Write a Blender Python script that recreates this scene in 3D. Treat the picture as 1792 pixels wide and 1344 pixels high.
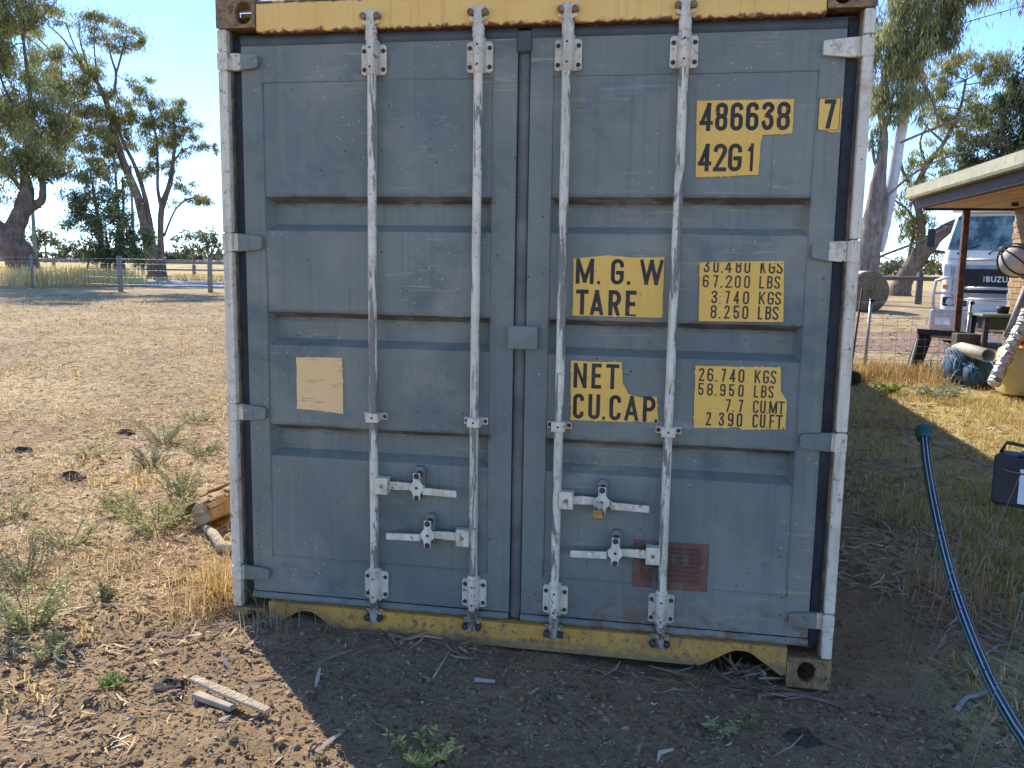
import bpy, bmesh, math, random
import numpy as np
from mathutils import Vector, Matrix
for o in list(bpy.data.objects): bpy.data.objects.remove(o)
random.seed(7); RS = np.random.RandomState(11)
scn = bpy.context.scene; COL = scn.collection
# ------------------------------------------------------------------ camera, sky, sun, exposure
CAM = np.array([0.56352, -3.27806, 1.58149]); FPX = 1521.92; PW, PH = 1792, 1344
YAW, PITCH, ROLL = 0.17757, -0.13661, 0.01639
_f = np.array([-math.sin(YAW)*math.cos(PITCH), math.cos(YAW)*math.cos(PITCH), math.sin(PITCH)])
_r = np.array([math.cos(YAW), math.sin(YAW), 0.0]); _u = np.cross(_r, _f)
CR = _r*math.cos(ROLL) + _u*math.sin(ROLL); CU = _u*math.cos(ROLL) - _r*math.sin(ROLL); CF = _f
cd = bpy.data.cameras.new('camera'); cam = bpy.data.objects.new('camera', cd); COL.objects.link(cam)
cd.sensor_width = 36.0; cd.lens = FPX/PW*36.0; cd.clip_start = 0.05; cd.clip_end = 5000
cam.matrix_world = Matrix(((CR[0], CU[0], -CF[0], CAM[0]), (CR[1], CU[1], -CF[1], CAM[1]), (CR[2], CU[2], -CF[2], CAM[2]), (0, 0, 0, 1)))
scn.camera = cam
SUN_EL = math.radians(39.3); SUN_AZ = math.radians(-43)          # azimuth measured from +y towards +x
world = bpy.data.worlds.new('World'); scn.world = world; world.use_nodes = True
wn = world.node_tree; wn.nodes.clear()
sky = wn.nodes.new('ShaderNodeTexSky'); sky.sky_type = 'NISHITA'; sky.sun_disc = False
sky.sun_elevation = SUN_EL; sky.sun_rotation = SUN_AZ; sky.altitude = 100
sky.air_density = 0.62; sky.dust_density = 0.0; sky.ozone_density = 6.5
bg = wn.nodes.new('ShaderNodeBackground'); bg.inputs[1].default_value = 0.15
wo = wn.nodes.new('ShaderNodeOutputWorld')
wn.links.new(sky.outputs[0], bg.inputs[0]); wn.links.new(bg.outputs[0], wo.inputs[0])
sd = bpy.data.lights.new('sun', 'SUN'); sd.energy = 2.9; sd.angle = math.radians(0.53); sd.color = (1.0, 0.94, 0.85)
sun = bpy.data.objects.new('sun', sd); COL.objects.link(sun)
_s = Vector((math.sin(SUN_AZ)*math.cos(SUN_EL), math.cos(SUN_AZ)*math.cos(SUN_EL), math.sin(SUN_EL)))
sun.rotation_euler = _s.to_track_quat('Z', 'Y').to_euler(); sun.location = _s*40
scn.view_settings.view_transform = 'Standard'; scn.view_settings.look = 'None'
scn.view_settings.exposure = 1.46; scn.view_settings.gamma = 1.0; scn.view_settings.use_curve_mapping = False
scn.render.engine = 'CYCLES'; scn.render.resolution_x = 1024; scn.render.resolution_y = 768
scn.cycles.max_bounces = 4; scn.cycles.diffuse_bounces = 2; scn.cycles.glossy_bounces = 2; scn.cycles.transparent_max_bounces = 4; scn.cycles.use_light_tree = False

# ------------------------------------------------------------------ measuring helpers
def ray(px, py):
    return CF*FPX + CR*(px-PW/2) - CU*(py-PH/2)
def at(px, py, dist):                        # world point at a horizontal distance along a sight line
    d = ray(px, py); return CAM + d*(dist/math.hypot(d[0], d[1]))
def ss(a, b, x):
    t = np.clip((np.asarray(x, float)-a)/(b-a), 0, 1); return t*t*(3-2*t)
def _hash(ix, iy, seed):
    h = (ix.astype(np.int64)*374761393 + iy.astype(np.int64)*668265263 + seed*144665) & 0x7fffffff
    h = ((h ^ (h >> 13))*1274126177) & 0x7fffffff
    return ((h ^ (h >> 16)) & 0xffff)/65535.0
def vnoise(x, y, seed=0):
    x = np.asarray(x, float); y = np.asarray(y, float)
    ix = np.floor(x); iy = np.floor(y); fx = x-ix; fy = y-iy; fx = fx*fx*(3-2*fx); fy = fy*fy*(3-2*fy)
    a = _hash(ix, iy, seed); b = _hash(ix+1, iy, seed); c = _hash(ix, iy+1, seed); d = _hash(ix+1, iy+1, seed)
    return (a*(1-fx)+b*fx)*(1-fy) + (c*(1-fx)+d*fx)*fy
def fbm(x, y, seed=0, octv=4):
    s = 0; a = 0.5
    for k in range(octv):
        s = s + a*vnoise(x*2**k, y*2**k, seed+k*17); a *= 0.5
    return s
def gz0(x, y):                               # broad lie of the land
    x = np.asarray(x, float); y = np.asarray(y, float)
    d = np.hypot(x-0.56, y+3.28); t = ss(-2, 6, x)
    rise = (0.33-0.03*t)*ss(8+14*t, 33, d)
    return 0.072 - 0.085*ss(-1.0, 1.25, x) + rise
def gz(x, y):
    x = np.asarray(x, float); y = np.asarray(y, float)
    d = np.hypot(x-0.56, y+3.28)
    near = 1-ss(6, 11, d)
    soil = ss(0.42, 0.62, fbm(x*1.1+3, y*1.1, 5, 3))
    h = gz0(x, y) + 0.05*(fbm(x*0.5, y*0.5, 1, 3)-0.45)*ss(1.0, 4.0, d-2.6)
    h = h + near*((fbm(x*3.2, y*3.2, 2, 4)-0.47)*0.05 + np.maximum(fbm(x*9, y*9, 3, 3)-0.48, 0)*0.13*soil + (vnoise(x*26, y*26, 4)-0.5)*0.012)
    return h
def gpt(px, py):                             # where a sight line meets the ground
    d = ray(px, py); z = 0.0
    for _ in range(8):
        t = (z-CAM[2])/d[2]; p = CAM+d*t; z = float(gz0(p[0], p[1]))
    return np.array([p[0], p[1], z])

# ------------------------------------------------------------------ object helpers
class MB:
    def __init__(s): s.v = []; s.f = []; s.m = []; s.s = []
    def add(s, v, f, mi=0, sm=False):
        b = len(s.v); s.v += [tuple(map(float, p)) for p in v]
        for q in f: s.f.append(tuple(i+b for i in q)); s.m.append(mi); s.s.append(sm)
        return s
    def box(s, x0, x1, y0, y1, z0, z1, mi=0):
        v = [(x, y, z) for z in (z0, z1) for y in (y0, y1) for x in (x0, x1)]
        return s.add(v, [(0,2,3,1),(4,5,7,6),(0,1,5,4),(2,6,7,3),(0,4,6,2),(1,3,7,5)], mi)
    def obox(s, c, ax, ay, az, mi=0):
        c = np.array(c); v = [c+ax*i+ay*j+az*k for k in (-1,1) for j in (-1,1) for i in (-1,1)]
        return s.add(v, [(0,2,3,1),(4,5,7,6),(0,1,5,4),(2,6,7,3),(0,4,6,2),(1,3,7,5)], mi)
    def tube(s, pts, rad, n=8, mi=0, caps=True, sm=True, jit=0.0):
        pts = [np.array(p, float) for p in pts]; k = len(pts)
        if np.isscalar(rad): rad = [rad]*k
        v = []; up = None
        for i, p in enumerate(pts):
            t = pts[min(i+1, k-1)] - pts[max(i-1, 0)]; t = t/(np.linalg.norm(t)+1e-9)
            if up is None: up = np.array([0, 0, 1.]) if abs(t[2]) < 0.9 else np.array([0, 1., 0])
            a = np.cross(up, t); a /= np.linalg.norm(a)+1e-9; b = np.cross(t, a); up = b
            for j in range(n):
                w = 2*math.pi*j/n; r = rad[i]*(1+(random.uniform(-jit, jit) if jit else 0))
                v.append(p + a*math.cos(w)*r + b*math.sin(w)*r)
        f = [(i*n+j, i*n+(j+1) % n, (i+1)*n+(j+1) % n, (i+1)*n+j) for i in range(k-1) for j in range(n)]
        s.add(v, f, mi, sm)
        if caps: s.add([], []); b0 = len(s.v)-len(v); s.f.append(tuple(b0+j for j in reversed(range(n)))); s.f.append(tuple(b0+(k-1)*n+j for j in range(n))); s.m += [mi]*2; s.s += [False]*2
        return s
    def cyl(s, p0, p1, r0, r1=None, n=16, mi=0, caps=True, sm=True):
        return s.tube([p0, p1], [r0, r0 if r1 is None else r1], n, mi, caps, sm)
    def prism(s, poly, y0, y1, mi=0):        # polygon in x,z pushed along y
        n = len(poly); v = [(x, y0, z) for x, z in poly] + [(x, y1, z) for x, z in poly]
        f = [tuple(range(n)), tuple(reversed(range(n, 2*n)))] + [(i, n+i, n+(i+1) % n, (i+1) % n) for i in range(n)]
        return s.add(v, f, mi)
    def lathe(s, prof, c, axis=(0,0,1), n=16, mi=0, sm=True):
        ax = np.array(axis, float); ax /= np.linalg.norm(ax); t = np.array([1., 0, 0]) if abs(ax[0]) < .9 else np.array([0, 1., 0])
        a = np.cross(ax, t); a /= np.linalg.norm(a); b = np.cross(ax, a); c = np.array(c, float)
        v = [c+ax*h+(a*math.cos(2*math.pi*j/n)+b*math.sin(2*math.pi*j/n))*r for r, h in prof for j in range(n)]
        k = len(prof); f = [(i*n+j, i*n+(j+1) % n, (i+1)*n+(j+1) % n, (i+1)*n+j) for i in range(k-1) for j in range(n)]
        return s.add(v, f, mi, sm)
    def mesh(s, name, mats, off=(0,0,0)):
        me = bpy.data.meshes.new(name)
        me.from_pydata([(p[0]-off[0], p[1]-off[1], p[2]-off[2]) for p in s.v], [], s.f)
        for m in (mats if isinstance(mats, (list, tuple)) else [mats]): me.materials.append(m)
        me.polygons.foreach_set('material_index', s.m); me.polygons.foreach_set('use_smooth', s.s); me.update()
        return me
    def build(s, name, mats, parent=None, bev=0, fix=True, bseg=1):
        off = parent_base(parent)
        me = s.mesh(name, mats, off)
        if fix:
            bm = bmesh.new(); bm.from_mesh(me); bmesh.ops.recalc_face_normals(bm, faces=bm.faces); bm.to_mesh(me); bm.free()
        o = bpy.data.objects.new(name, me); COL.objects.link(o); o.parent = parent
        if bev:
            b = o.modifiers.new('bevel', 'BEVEL'); b.width = bev; b.segments = bseg; b.limit_method = 'ANGLE'; b.angle_limit = math.radians(40)
        return o
def parent_base(p):
    o = np.zeros(3)
    while p is not None: o += np.array(p.location); p = p.parent
    return o
def tag(o, label=None, cat=None, group=None, kind=None):
    if label: o['label'] = label
    if cat: o['category'] = cat
    if group: o['group'] = group
    if kind: o['kind'] = kind
    return o
def thing(name, loc, label, cat, group=None):
    o = bpy.data.objects.new(name, None); COL.objects.link(o); o.location = [float(v) for v in loc]; o.empty_display_size = .2
    return tag(o, label, cat, group)
def link_mesh(name, me, parent=None):
    o = bpy.data.objects.new(name, me); COL.objects.link(o); o.parent = parent; return o

# ------------------------------------------------------------------ material helpers
class NT:
    def __init__(s, name):
        s.mat = bpy.data.materials.new(name); s.mat.use_nodes = True; s.nt = s.mat.node_tree; s.nt.nodes.clear()
        s.out = s.n('ShaderNodeOutputMaterial'); s.tc = s.n('ShaderNodeTexCoord'); s.obj = s.tc.outputs['Object']
    def n(s, t): return s.nt.nodes.new(t)
    def put(s, sock, v):
        if isinstance(v, bpy.types.NodeSocket): s.nt.links.new(v, sock)
        elif isinstance(v, (tuple, list)) and len(v) == 3 and sock.type == 'RGBA': sock.default_value = (*v, 1)
        else: sock.default_value = v
    def map(s, scale=(1,1,1), vec=None, rot=(0,0,0)):
        m = s.n('ShaderNodeMapping'); s.put(m.inputs['Vector'], vec or s.obj); m.inputs['Scale'].default_value = scale; m.inputs['Rotation'].default_value = rot; return m.outputs[0]
    def noise(s, scale, detail=3, vec=None, rough=.55, dist=0):
        t = s.n('ShaderNodeTexNoise'); s.put(t.inputs['Vector'], vec or s.obj); t.inputs['Scale'].default_value = scale
        t.inputs['Detail'].default_value = detail; t.inputs['Roughness'].default_value = rough; t.inputs['Distortion'].default_value = dist; return t.outputs['Fac']
    def vor(s, scale, vec=None, out='Distance'):
        t = s.n('ShaderNodeTexVoronoi'); s.put(t.inputs['Vector'], vec or s.obj); t.inputs['Scale'].default_value = scale; return t.outputs[out]
    def ramp(s, fac, a, b, lo=0., hi=1.):
        t = s.n('ShaderNodeMapRange'); s.put(t.inputs[0], fac); t.inputs[1].default_value = a; t.inputs[2].default_value = b; t.inputs[3].default_value = lo; t.inputs[4].default_value = hi; return t.outputs[0]
    def mix(s, fac, a, b):
        t = s.n('ShaderNodeMix'); t.data_type = 'RGBA'; s.put(t.inputs[0], fac); s.put(t.inputs[6], a); s.put(t.inputs[7], b); return t.outputs[2]
    def math(s, op, a, b=0.5):
        t = s.n('ShaderNodeMath'); t.operation = op; s.put(t.inputs[0], a); s.put(t.inputs[1], b); return t.outputs[0]
    def sep(s, vec=None):
        t = s.n('ShaderNodeSeparateXYZ'); s.put(t.inputs[0], vec or s.obj); return t.outputs
    def bump(s, h, strength=.3, dist=.01):
        t = s.n('ShaderNodeBump'); s.put(t.inputs['Height'], h); t.inputs['Strength'].default_value = strength; t.inputs['Distance'].default_value = dist; return t.outputs[0]
    def attr(s, name):
        t = s.n('ShaderNodeAttribute'); t.attribute_name = name; return t.outputs['Color']
    def rnd(s): return s.n('ShaderNodeObjectInfo').outputs['Random']
    def bsdf(s, col, rough=.6, metal=0., normal=None, spec=.4, **kw):
        b = s.n('ShaderNodeBsdfPrincipled'); s.put(b.inputs['Base Color'], col); s.put(b.inputs['Roughness'], rough); s.put(b.inputs['Metallic'], metal)
        b.inputs['Specular IOR Level'].default_value = spec
        if normal is not None: s.put(b.inputs['Normal'], normal)
        for k, v in kw.items(): s.put(b.inputs[k], v)
        s.nt.links.new(b.outputs[0], s.out.inputs[0]); return s.mat
def plain(name, col, rough=.6, metal=0., var=.25, scale=6., bump=.15, spec=.4):
    t = NT(name); n = t.noise(scale, 4); n2 = t.noise(scale*9, 3)
    dark = tuple(c*(1-var) for c in col); lite = tuple(min(1, c*(1+var)) for c in col)
    c = t.mix(t.ramp(n, .3, .7), dark, lite)
    return t.bsdf(c, rough, metal, t.bump(n2, bump, .004), spec)

# ------------------------------------------------------------------ container materials
def paint_blue():
    t = NT('blue_grey_paint'); x, y, z = t.sep()
    big = t.noise(1.3, 3, rough=.65); mid = t.noise(6, 3, rough=.65)
    c = t.mix(t.ramp(big, .34, .66), (.152, .160, .133), (.250, .238, .178))
    c = t.mix(t.ramp(mid, .48, .72, 0, .55), c, (.235, .222, .180))                       # chalky fading
    st = t.noise(1, 3, t.map((46, 46, .9)), .65)
    c = t.mix(t.ramp(st, .52, .70, 0, .5), c, (.135, .142, .122))                         # rain streaks
    st2 = t.noise(1, 3, t.map((19, 19, .55)), .7)
    c = t.mix(t.ramp(st2, .57, .72, 0, .55), c, (.27, .235, .175))                        # dust runs
    dusty = t.noise(2.1, 4, t.map((1, 1, .75)), .7)
    c = t.mix(t.ramp(dusty, .50, .68, 0, .7), c, (.30, .26, .20))                        # dust film
    sm = t.noise(2.7, 4, t.map((1, 1, 1.3), None, (.4, .1, .9)), .7); c = t.mix(t.ramp(sm, .55, .68, 0, .6), c, (.098, .112, .104))   # oily smudges
    hz = t.noise(1, 3, t.map((4, 4, 70)), .65); hz2 = t.noise(1.5, 3)
    scr = t.math('MULTIPLY', t.ramp(hz, .60, .66), t.ramp(hz2, .50, .60))
    c = t.mix(t.math('MULTIPLY', scr, .6), c, (.46, .34, .16))                            # brushed-through scratches
    hb = t.noise(1, 3, t.map((2.2, 2.2, 26), None, (0, .12, 0)), .7)
    c = t.mix(t.math('MULTIPLY', t.ramp(hb, .62, .66), t.math('MULTIPLY', t.ramp(t.noise(2.6, 3), .5, .6), .55)), c, (.34, .33, .28))
    sp = t.vor(30); c = t.mix(t.math('MULTIPLY', t.ramp(sp, .12, .07), t.ramp(t.noise(3.1, 2), .52, .58)), c, (.46, .42, .34))
    sp2 = t.vor(17, t.map((1, 1, 1), None, (.3, .2, .5))); c = t.mix(t.math('MULTIPLY', t.ramp(sp2, .08, .05), t.ramp(t.noise(2.1, 2), .46, .54)), c, (.045, .042, .042))
    rn = t.noise(10, 4, rough=.72)
    rust = t.math('MULTIPLY', t.ramp(rn, .47, .60), t.ramp(z, .34, .19)); rust = t.math('MULTIPLY', rust, t.ramp(x, -.25, .2))
    c = t.mix(t.math('MULTIPLY', rust, .8), c, (.20, .085, .045))
    c = t.mix(t.math('MULTIPLY', t.ramp(t.noise(23, 4, rough=.75), .63, .68), t.ramp(t.noise(1.9, 2), .48, .6)), c, (.21, .10, .055))   # rust freckles
    runs = None                                                                            # rust weeping from bolt heads
    for xr in (-.586, -.172, .160, .577):
        for dx, z0, ln in ((-.038, 2.29, .26), (.038, 2.29, .17), (-.036, .955, .10), (.036, .955, .15)):
            q = t.math('MULTIPLY', t.ramp(t.math('ABSOLUTE', t.math('SUBTRACT', x, xr+dx)), .011, .002), t.math('MULTIPLY', t.ramp(z, z0-ln*(1.2 if xr > 0 else .8), z0), t.ramp(z, z0+.004, z0)))
            runs = q if runs is None else t.math('MAXIMUM', runs, q)
    c = t.mix(t.math('MULTIPLY', runs, t.ramp(t.noise(1, 3, t.map((90, 90, 7)), .6), .38, .62, 0, .75)), c, (.26, .13, .065))
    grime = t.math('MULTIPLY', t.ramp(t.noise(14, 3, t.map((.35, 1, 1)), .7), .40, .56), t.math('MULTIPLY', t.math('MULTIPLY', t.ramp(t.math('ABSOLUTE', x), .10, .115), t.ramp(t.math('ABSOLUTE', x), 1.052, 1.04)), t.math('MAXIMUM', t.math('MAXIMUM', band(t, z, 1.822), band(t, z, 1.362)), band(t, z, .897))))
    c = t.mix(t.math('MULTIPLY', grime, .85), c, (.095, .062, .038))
    nb = t.math('ADD', t.math('MULTIPLY', t.noise(150, 3), .3), t.math('ADD', t.math('MULTIPLY', t.noise(5, 3), 2.6), t.math('MULTIPLY', t.noise(17, 3), .9)))
    return t.bsdf(c, t.ramp(mid, .3, .7, .45, .7), 0, t.bump(nb, .5, .008), .4)
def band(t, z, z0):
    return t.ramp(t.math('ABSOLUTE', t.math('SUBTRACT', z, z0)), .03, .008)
def paint_chipped(name, base, under, zs=1.0, amt=.60, rust=(.22, .09, .04), rustamt=.66):
    t = NT(name); n0 = t.noise(5, 5, rough=.65)
    c = t.mix(t.ramp(n0, .3, .7), tuple(v*.74 for v in base), base)
    dirt = t.noise(1, 6, t.map((34, 34, 2.2)), .7); c = t.mix(t.ramp(dirt, .48, .70, 0, .7), c, tuple(v*.42 for v in base))
    blot = t.noise(13, 6, rough=.75); c = t.mix(t.ramp(blot, .52, .64, 0, .6), c, tuple(v*k for v, k in zip(base, (.50, .42, .34))))
    ch = t.noise(1, 8, t.map((30, 30, 30*zs)), .68, .4); k = t.ramp(ch, amt, amt+.008); c = t.mix(k, c, under)
    ru = t.noise(36, 6, rough=.75); k2 = t.ramp(ru, rustamt-.03, rustamt+.02); c = t.mix(k2, c, rust)
    h = t.math('SUBTRACT', t.noise(140, 3), t.math('MULTIPLY', k, 1.6))
    return t.bsdf(c, t.ramp(n0, .3, .7, .5, .7), 0, t.bump(h, .4, .0025), .35)
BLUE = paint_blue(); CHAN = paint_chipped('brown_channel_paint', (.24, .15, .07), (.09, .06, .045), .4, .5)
WHITE = paint_chipped('off_white_paint', (.92, .74, .53), (.52, .40, .28), .35, .625, rustamt=.62)
ROD = paint_chipped('chipped_rod_paint', (.92, .75, .55), (.24, .205, .16), .12, .535, rustamt=.645)
YEL = paint_chipped('ochre_paint', (.52, .30, .085), (.25, .155, .075), .5, .63, rustamt=.665)
def yellow_edge():
    t = NT('ochre_sill_paint'); x, y, z = t.sep()
    c = t.mix(t.ramp(t.noise(5, 4), .3, .7), (.58, .265, .048), (.74, .35, .062))
    st = t.noise(1, 4, t.map((60, 60, 2.2)), .6); c = t.mix(t.ramp(st, .5, .72, 0, .7), c, (.44, .21, .06))
    edge = t.math('ADD', t.ramp(z, .155, .115), t.math('MULTIPLY', t.noise(22, 5, rough=.7), .9))
    c = t.mix(t.ramp(t.noise(30, 7, rough=.78), .54, .575), c, (.24, .12, .06))
    mud = t.math('ADD', t.ramp(z, .12, .048), t.math('MULTIPLY', t.math('SUBTRACT', t.noise(1, 5, t.map((14, 14, 30)), .7), .5), 2.4)); c = t.mix(t.ramp(mud, .30, .85, 0, .85), c, (.22, .14, .08))
    c = t.mix(t.ramp(t.noise(3, 4), .48, .7, 0, .5), c, (.36, .20, .075))
    return t.bsdf(c, .62, 0, t.bump(t.noise(90, 3), .35, .003))
SILL = yellow_edge()
def header_paint():
    t = NT('ochre_header_paint'); x, y, z = t.sep()
    c = t.mix(t.ramp(t.noise(4, 4), .3, .7), (.94, .50, .12), (.97, .545, .15))
    st = t.noise(1, 4, t.map((40, 40, 1.5)), .6); c = t.mix(t.ramp(st, .55, .8, 0, .6), c, (.58, .28, .08))
    k = t.math('ADD', t.ramp(z, 2.475, 2.452), t.math('MULTIPLY', t.math('SUBTRACT', t.noise(40, 4), .55), 2.2))
    c = t.mix(t.ramp(k, .35, .8), c, (.16, .06, .025))
    k2 = t.math('ADD', t.ramp(z, 2.545, 2.566), t.math('MULTIPLY', t.math('SUBTRACT', t.noise(23, 4), .55), 2.5)); c = t.mix(t.ramp(k2, .5, .9), c, (.20, .085, .04))
    return t.bsdf(c, .6, 0, t.bump(t.noise(60, 3), .25, .003))
HEAD = header_paint()
DCAM = paint_chipped('grimy_cam_paint', (.46, .38, .28), (.13, .10, .08), .6, .52, rustamt=.58)
CAST = paint_chipped('rusty_casting_paint', (.42, .255, .10), (.24, .135, .07), .8, .50, rust=(.13, .06, .035), rustamt=.56)
RUBBER = plain('door_gasket_rubber', (.035, .034, .036), .7, 0, .4, 9, .3)
DARKST = plain('dark_steel', (.045, .04, .038), .6, .2, .3, 12, .3)
BOLT = plain('rusty_bolt_steel', (.075, .055, .045), .6, .3, .35, 40, .4)
RUSTV = paint_chipped('red_oxide_vent_paint', (.27, .105, .065), (.17, .165, .145), .5, .55, rustamt=.58)
BRASS = plain('worn_brass', (.42, .27, .09), .4, .8, .3, 60, .3)
STEEL = plain('galvanised_steel', (.42, .42, .42), .45, .7, .2, 20, .2)
def ink_mat():
    t = NT('black_marking_ink'); c = t.mix(t.ramp(t.noise(9, 5), .3, .7), (.022, .017, .013), (.07, .05, .035)); c = t.mix(t.ramp(t.noise(42, 6, rough=.75), .66, .68), c, (.62, .36, .10))
    return t.bsdf(c, .65)
INK = ink_mat()
def decal_mat():
    t = NT('yellow_marking_panel'); c = t.mix(t.ramp(t.noise(7, 4), .3, .7), (.94, .475, .075), (.97, .52, .10))
    c = t.mix(t.ramp(t.noise(1, 4, t.map((40, 40, 6))), .56, .8, 0, .5), c, (.74, .40, .09))
    c = t.mix(t.ramp(t.noise(24, 7, rough=.75), .655, .672), c, (.17, .185, .16)); c = t.mix(t.ramp(t.noise(3, 5, rough=.7), .5, .75, 0, .5), c, (.60, .36, .11))
    sp = t.vor(40); c = t.mix(t.math('MULTIPLY', t.ramp(sp, .10, .06), t.ramp(t.noise(5, 2), .48, .56)), c, (.24, .12, .05))
    return t.bsdf(c, .55, 0, t.bump(t.noise(120, 2), .15, .002))
DECAL = decal_mat()
def card_mat():
    t = NT('cream_masked_plate'); c = t.mix(t.ramp(t.noise(6, 4), .3, .7), (.90, .53, .21), (.95, .58, .25))
    ln = t.noise(1, 3, t.map((14, 14, 90)), .6); c = t.mix(t.ramp(ln, .55, .68, 0, .7), c, (.56, .34, .16))
    return t.bsdf(c, .75, 0, t.bump(ln, .3, .002))
CARD = card_mat()
SCUFF = plain('white_scuff', (.42, .41, .39), .7, 0, .2, 30, .1)

# ------------------------------------------------------------------ shipping container
ct = thing('shipping_container', (0, 0, 0), 'large grey-blue shipping container with ochre frame and off-white lock rods, seen at its doors', 'container')
HW, HH, LEN = 1.219, 2.591, 12.19
def casting(sx, top, back=False):
    z0, z1 = (HH-.118, HH) if top else (0, .118)
    x1 = sx*HW; x0 = sx*(HW-.162); cx = sx*(1.105 if top else 1.13); cz = z0+(.055 if top else .062)
    y0, d = (0, .178) if not back else (LEN-.178, .178)
    b = MB(); n = 14; xa, xb = min(x0, x1), max(x0, x1)
    hole = [(cx+.034*math.cos(2*math.pi*i/n), cz+.042*math.sin(2*math.pi*i/n)) for i in range(n)]
    out = []
    for i in range(n):                        # square ring matched to the hole
        a = 2*math.pi*i/n; ca, sa = math.cos(a), math.sin(a); k = []
        if ca > 1e-6: k.append((xb-cx)/ca)
        if ca < -1e-6: k.append((xa-cx)/ca)
        if sa > 1e-6: k.append((z1-cz)/sa)
        if sa < -1e-6: k.append((z0-cz)/sa)
        t = min(k); out.append((cx+ca*t, cz+sa*t))
    for cxn, czn in ((xa, z0), (xa, z1), (xb, z0), (xb, z1)):
        j = min(range(n), key=lambda q: (out[q][0]-cxn)**2+(out[q][1]-czn)**2); out[j] = (cxn, czn)
    v = [(x, 0, z) for x, z in hole] + [(x, 0, z) for x, z in out] + [(x, .03, z) for x, z in hole]
    f = [(i, (i+1) % n, n+(i+1) % n, n+i) for i in range(n)] + [(i, 2*n+i, 2*n+(i+1) % n, (i+1) % n) for i in range(n)]
    b.add([(x, y0+y, z) for x, y, z in v], f)
    w = .014                                  # walls of the hollow casting; outer side left with its own opening
    b.box(xa, xb, y0+.003, y0+d, z1-w, z1-.0002); b.box(xa, xb, y0+.003, y0+d, z0+.0002, z0+w)
    xi = x0; b.box(min(xi, xi+sx*w), max(xi, xi+sx*w), y0+.003, y0+d, z0+w, z1-w)
    xo = x1-sx*w; b.box(min(xo, x1), max(xo, x1), y0+.003, y0+.055, z0+w, z1-w); b.box(min(xo, x1), max(xo, x1), y0+.125, y0+d, z0+w, z1-w)
    return b.build('corner_casting', [CAST, WHITE], ct, .004, fix=False)
for sx in (-1, 1):
    for top in (0, 1): casting(sx, top); 
for sx in (-1, 1):
    for top in (0, 1):
        z0, z1 = (HH-.118, HH) if top else (0, .118)
        MB().box(min(sx*HW, sx*1.057), max(sx*HW, sx*1.057), LEN-.178, LEN, z0, z1).build('corner_casting', CAST, ct, .006)
# header and sill
hd = MB().box(-1.055, 1.055, .004, .09, 2.452, 2.562).box(-1.055, 1.055, .012, .06, 2.562, 2.575).build('door_header', HEAD, ct, .004)
def sill_poly():
    p = [(-1.055, .153), (-1.055, .06)]
    for c in (-.885, .885):
        if c > 0: p += [(-.70, .052), (.70, .050)]
        p += [(c-.165, .055), (c-.15, .058), (c-.045, .122), (c-.02, .132), (c+.02, .132), (c+.045, .122), (c+.15, .048), (c+.158, .045)]
    return p+[(1.055, .045), (1.055, .153)]
s_ = MB().prism(sill_poly(), .002, .016).box(-1.055, 1.055, .016, .12, .135, .153)
for c in (-.885, .885):                       # rolled lips of the fork pockets
    arc = [(c-.165, .055), (c-.15, .058), (c-.045, .122), (c-.02, .132), (c+.02, .132), (c+.045, .122), (c+.15, .048), (c+.158, .045)]
    s_.tube([(x, .001, z) for x, z in arc], .006, 6)
    for (a, b) in zip(arc[:-1], arc[1:]):
        s_.add([(a[0], .012, a[1]+.001), (b[0], .012, b[1]+.001), (b[0], .12, b[1]+.001), (a[0], .12, a[1]+.001)], [(0, 1, 2, 3)])
s_.build('door_sill', SILL, ct, 0)
# corner posts, side walls, roof, floor, rear wall
hz_ = [(2.383, 2.318), (1.687, 1.616), (.991, .924), (.298, .238)]
for sx in (-1, 1):
    def bx(b, a, c, *r): return b.box(min(sx*a, sx*c), max(sx*a, sx*c), *r)
    p = MB(); bx(p, 1.172, HW-.004, .03, .10, .118, 2.473); bx(p, 1.135, HW-.004, .10, .16, .118, 2.473)
    p.build('corner_post', CHAN, ct, .003)
    zz = [2.473]+[v for h in hz_ for v in h]+[.118]
    for a, c in zip(zz[0::2], zz[1::2]):
        q = MB(); bx(q, 1.180+random.uniform(-.002, .002), HW-random.uniform(0, .003), random.uniform(.0005, .003), .04, c+.003, a-.003); q.build('post_face', WHITE, ct, .005, bseg=2)
    g = MB(); zs = np.linspace(.16, 2.44, 40); v = []; f = []
    for i, z in enumerate(zs):
        w1 = 1.136+random.uniform(-.006, .004); v += [(sx*1.176, .052, z), (sx*w1, .05+random.uniform(-.003, .003), z)]
    f = [(2*i, 2*i+1, 2*i+3, 2*i+2) for i in range(len(zs)-1)]; g.add(v, f); g.build('post_gasket', RUBBER, ct)
    w = MB(); n = 44; v = []; L0, L1 = .16, LEN-.1
    ys = []
    for i in range(n):
        y0 = L0+(L1-L0)*i/n; pz = (L1-L0)/n; ys += [(y0, 0), (y0+pz*.35, 0), (y0+pz*.5, 1), (y0+pz*.85, 1)]
    ys.append((L1, 0))
    v = [(sx*(HW-.012-.03*k), y, z) for y, k in ys for z in (.16, 2.5)]
    w.add(v, [(2*i, 2*i+1, 2*i+3, 2*i+2) for i in range(len(ys)-1)]); w.build('side_wall', YEL, ct)
    r_ = MB(); bx(r_, 1.16, HW-.006, .178, LEN-.178, 2.5, 2.56); r_.build('top_rail', YEL, ct)
    r_ = MB(); bx(r_, 1.16, HW-.006, .178, LEN-.178, .03, .16); r_.build('bottom_rail', YEL, ct)
    MB().box(min(sx*1.1, sx*1.21), max(sx*1.1, sx*1.21), LEN-.1, LEN-.01, .118, 2.473).build('corner_post', YEL, ct)
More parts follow.
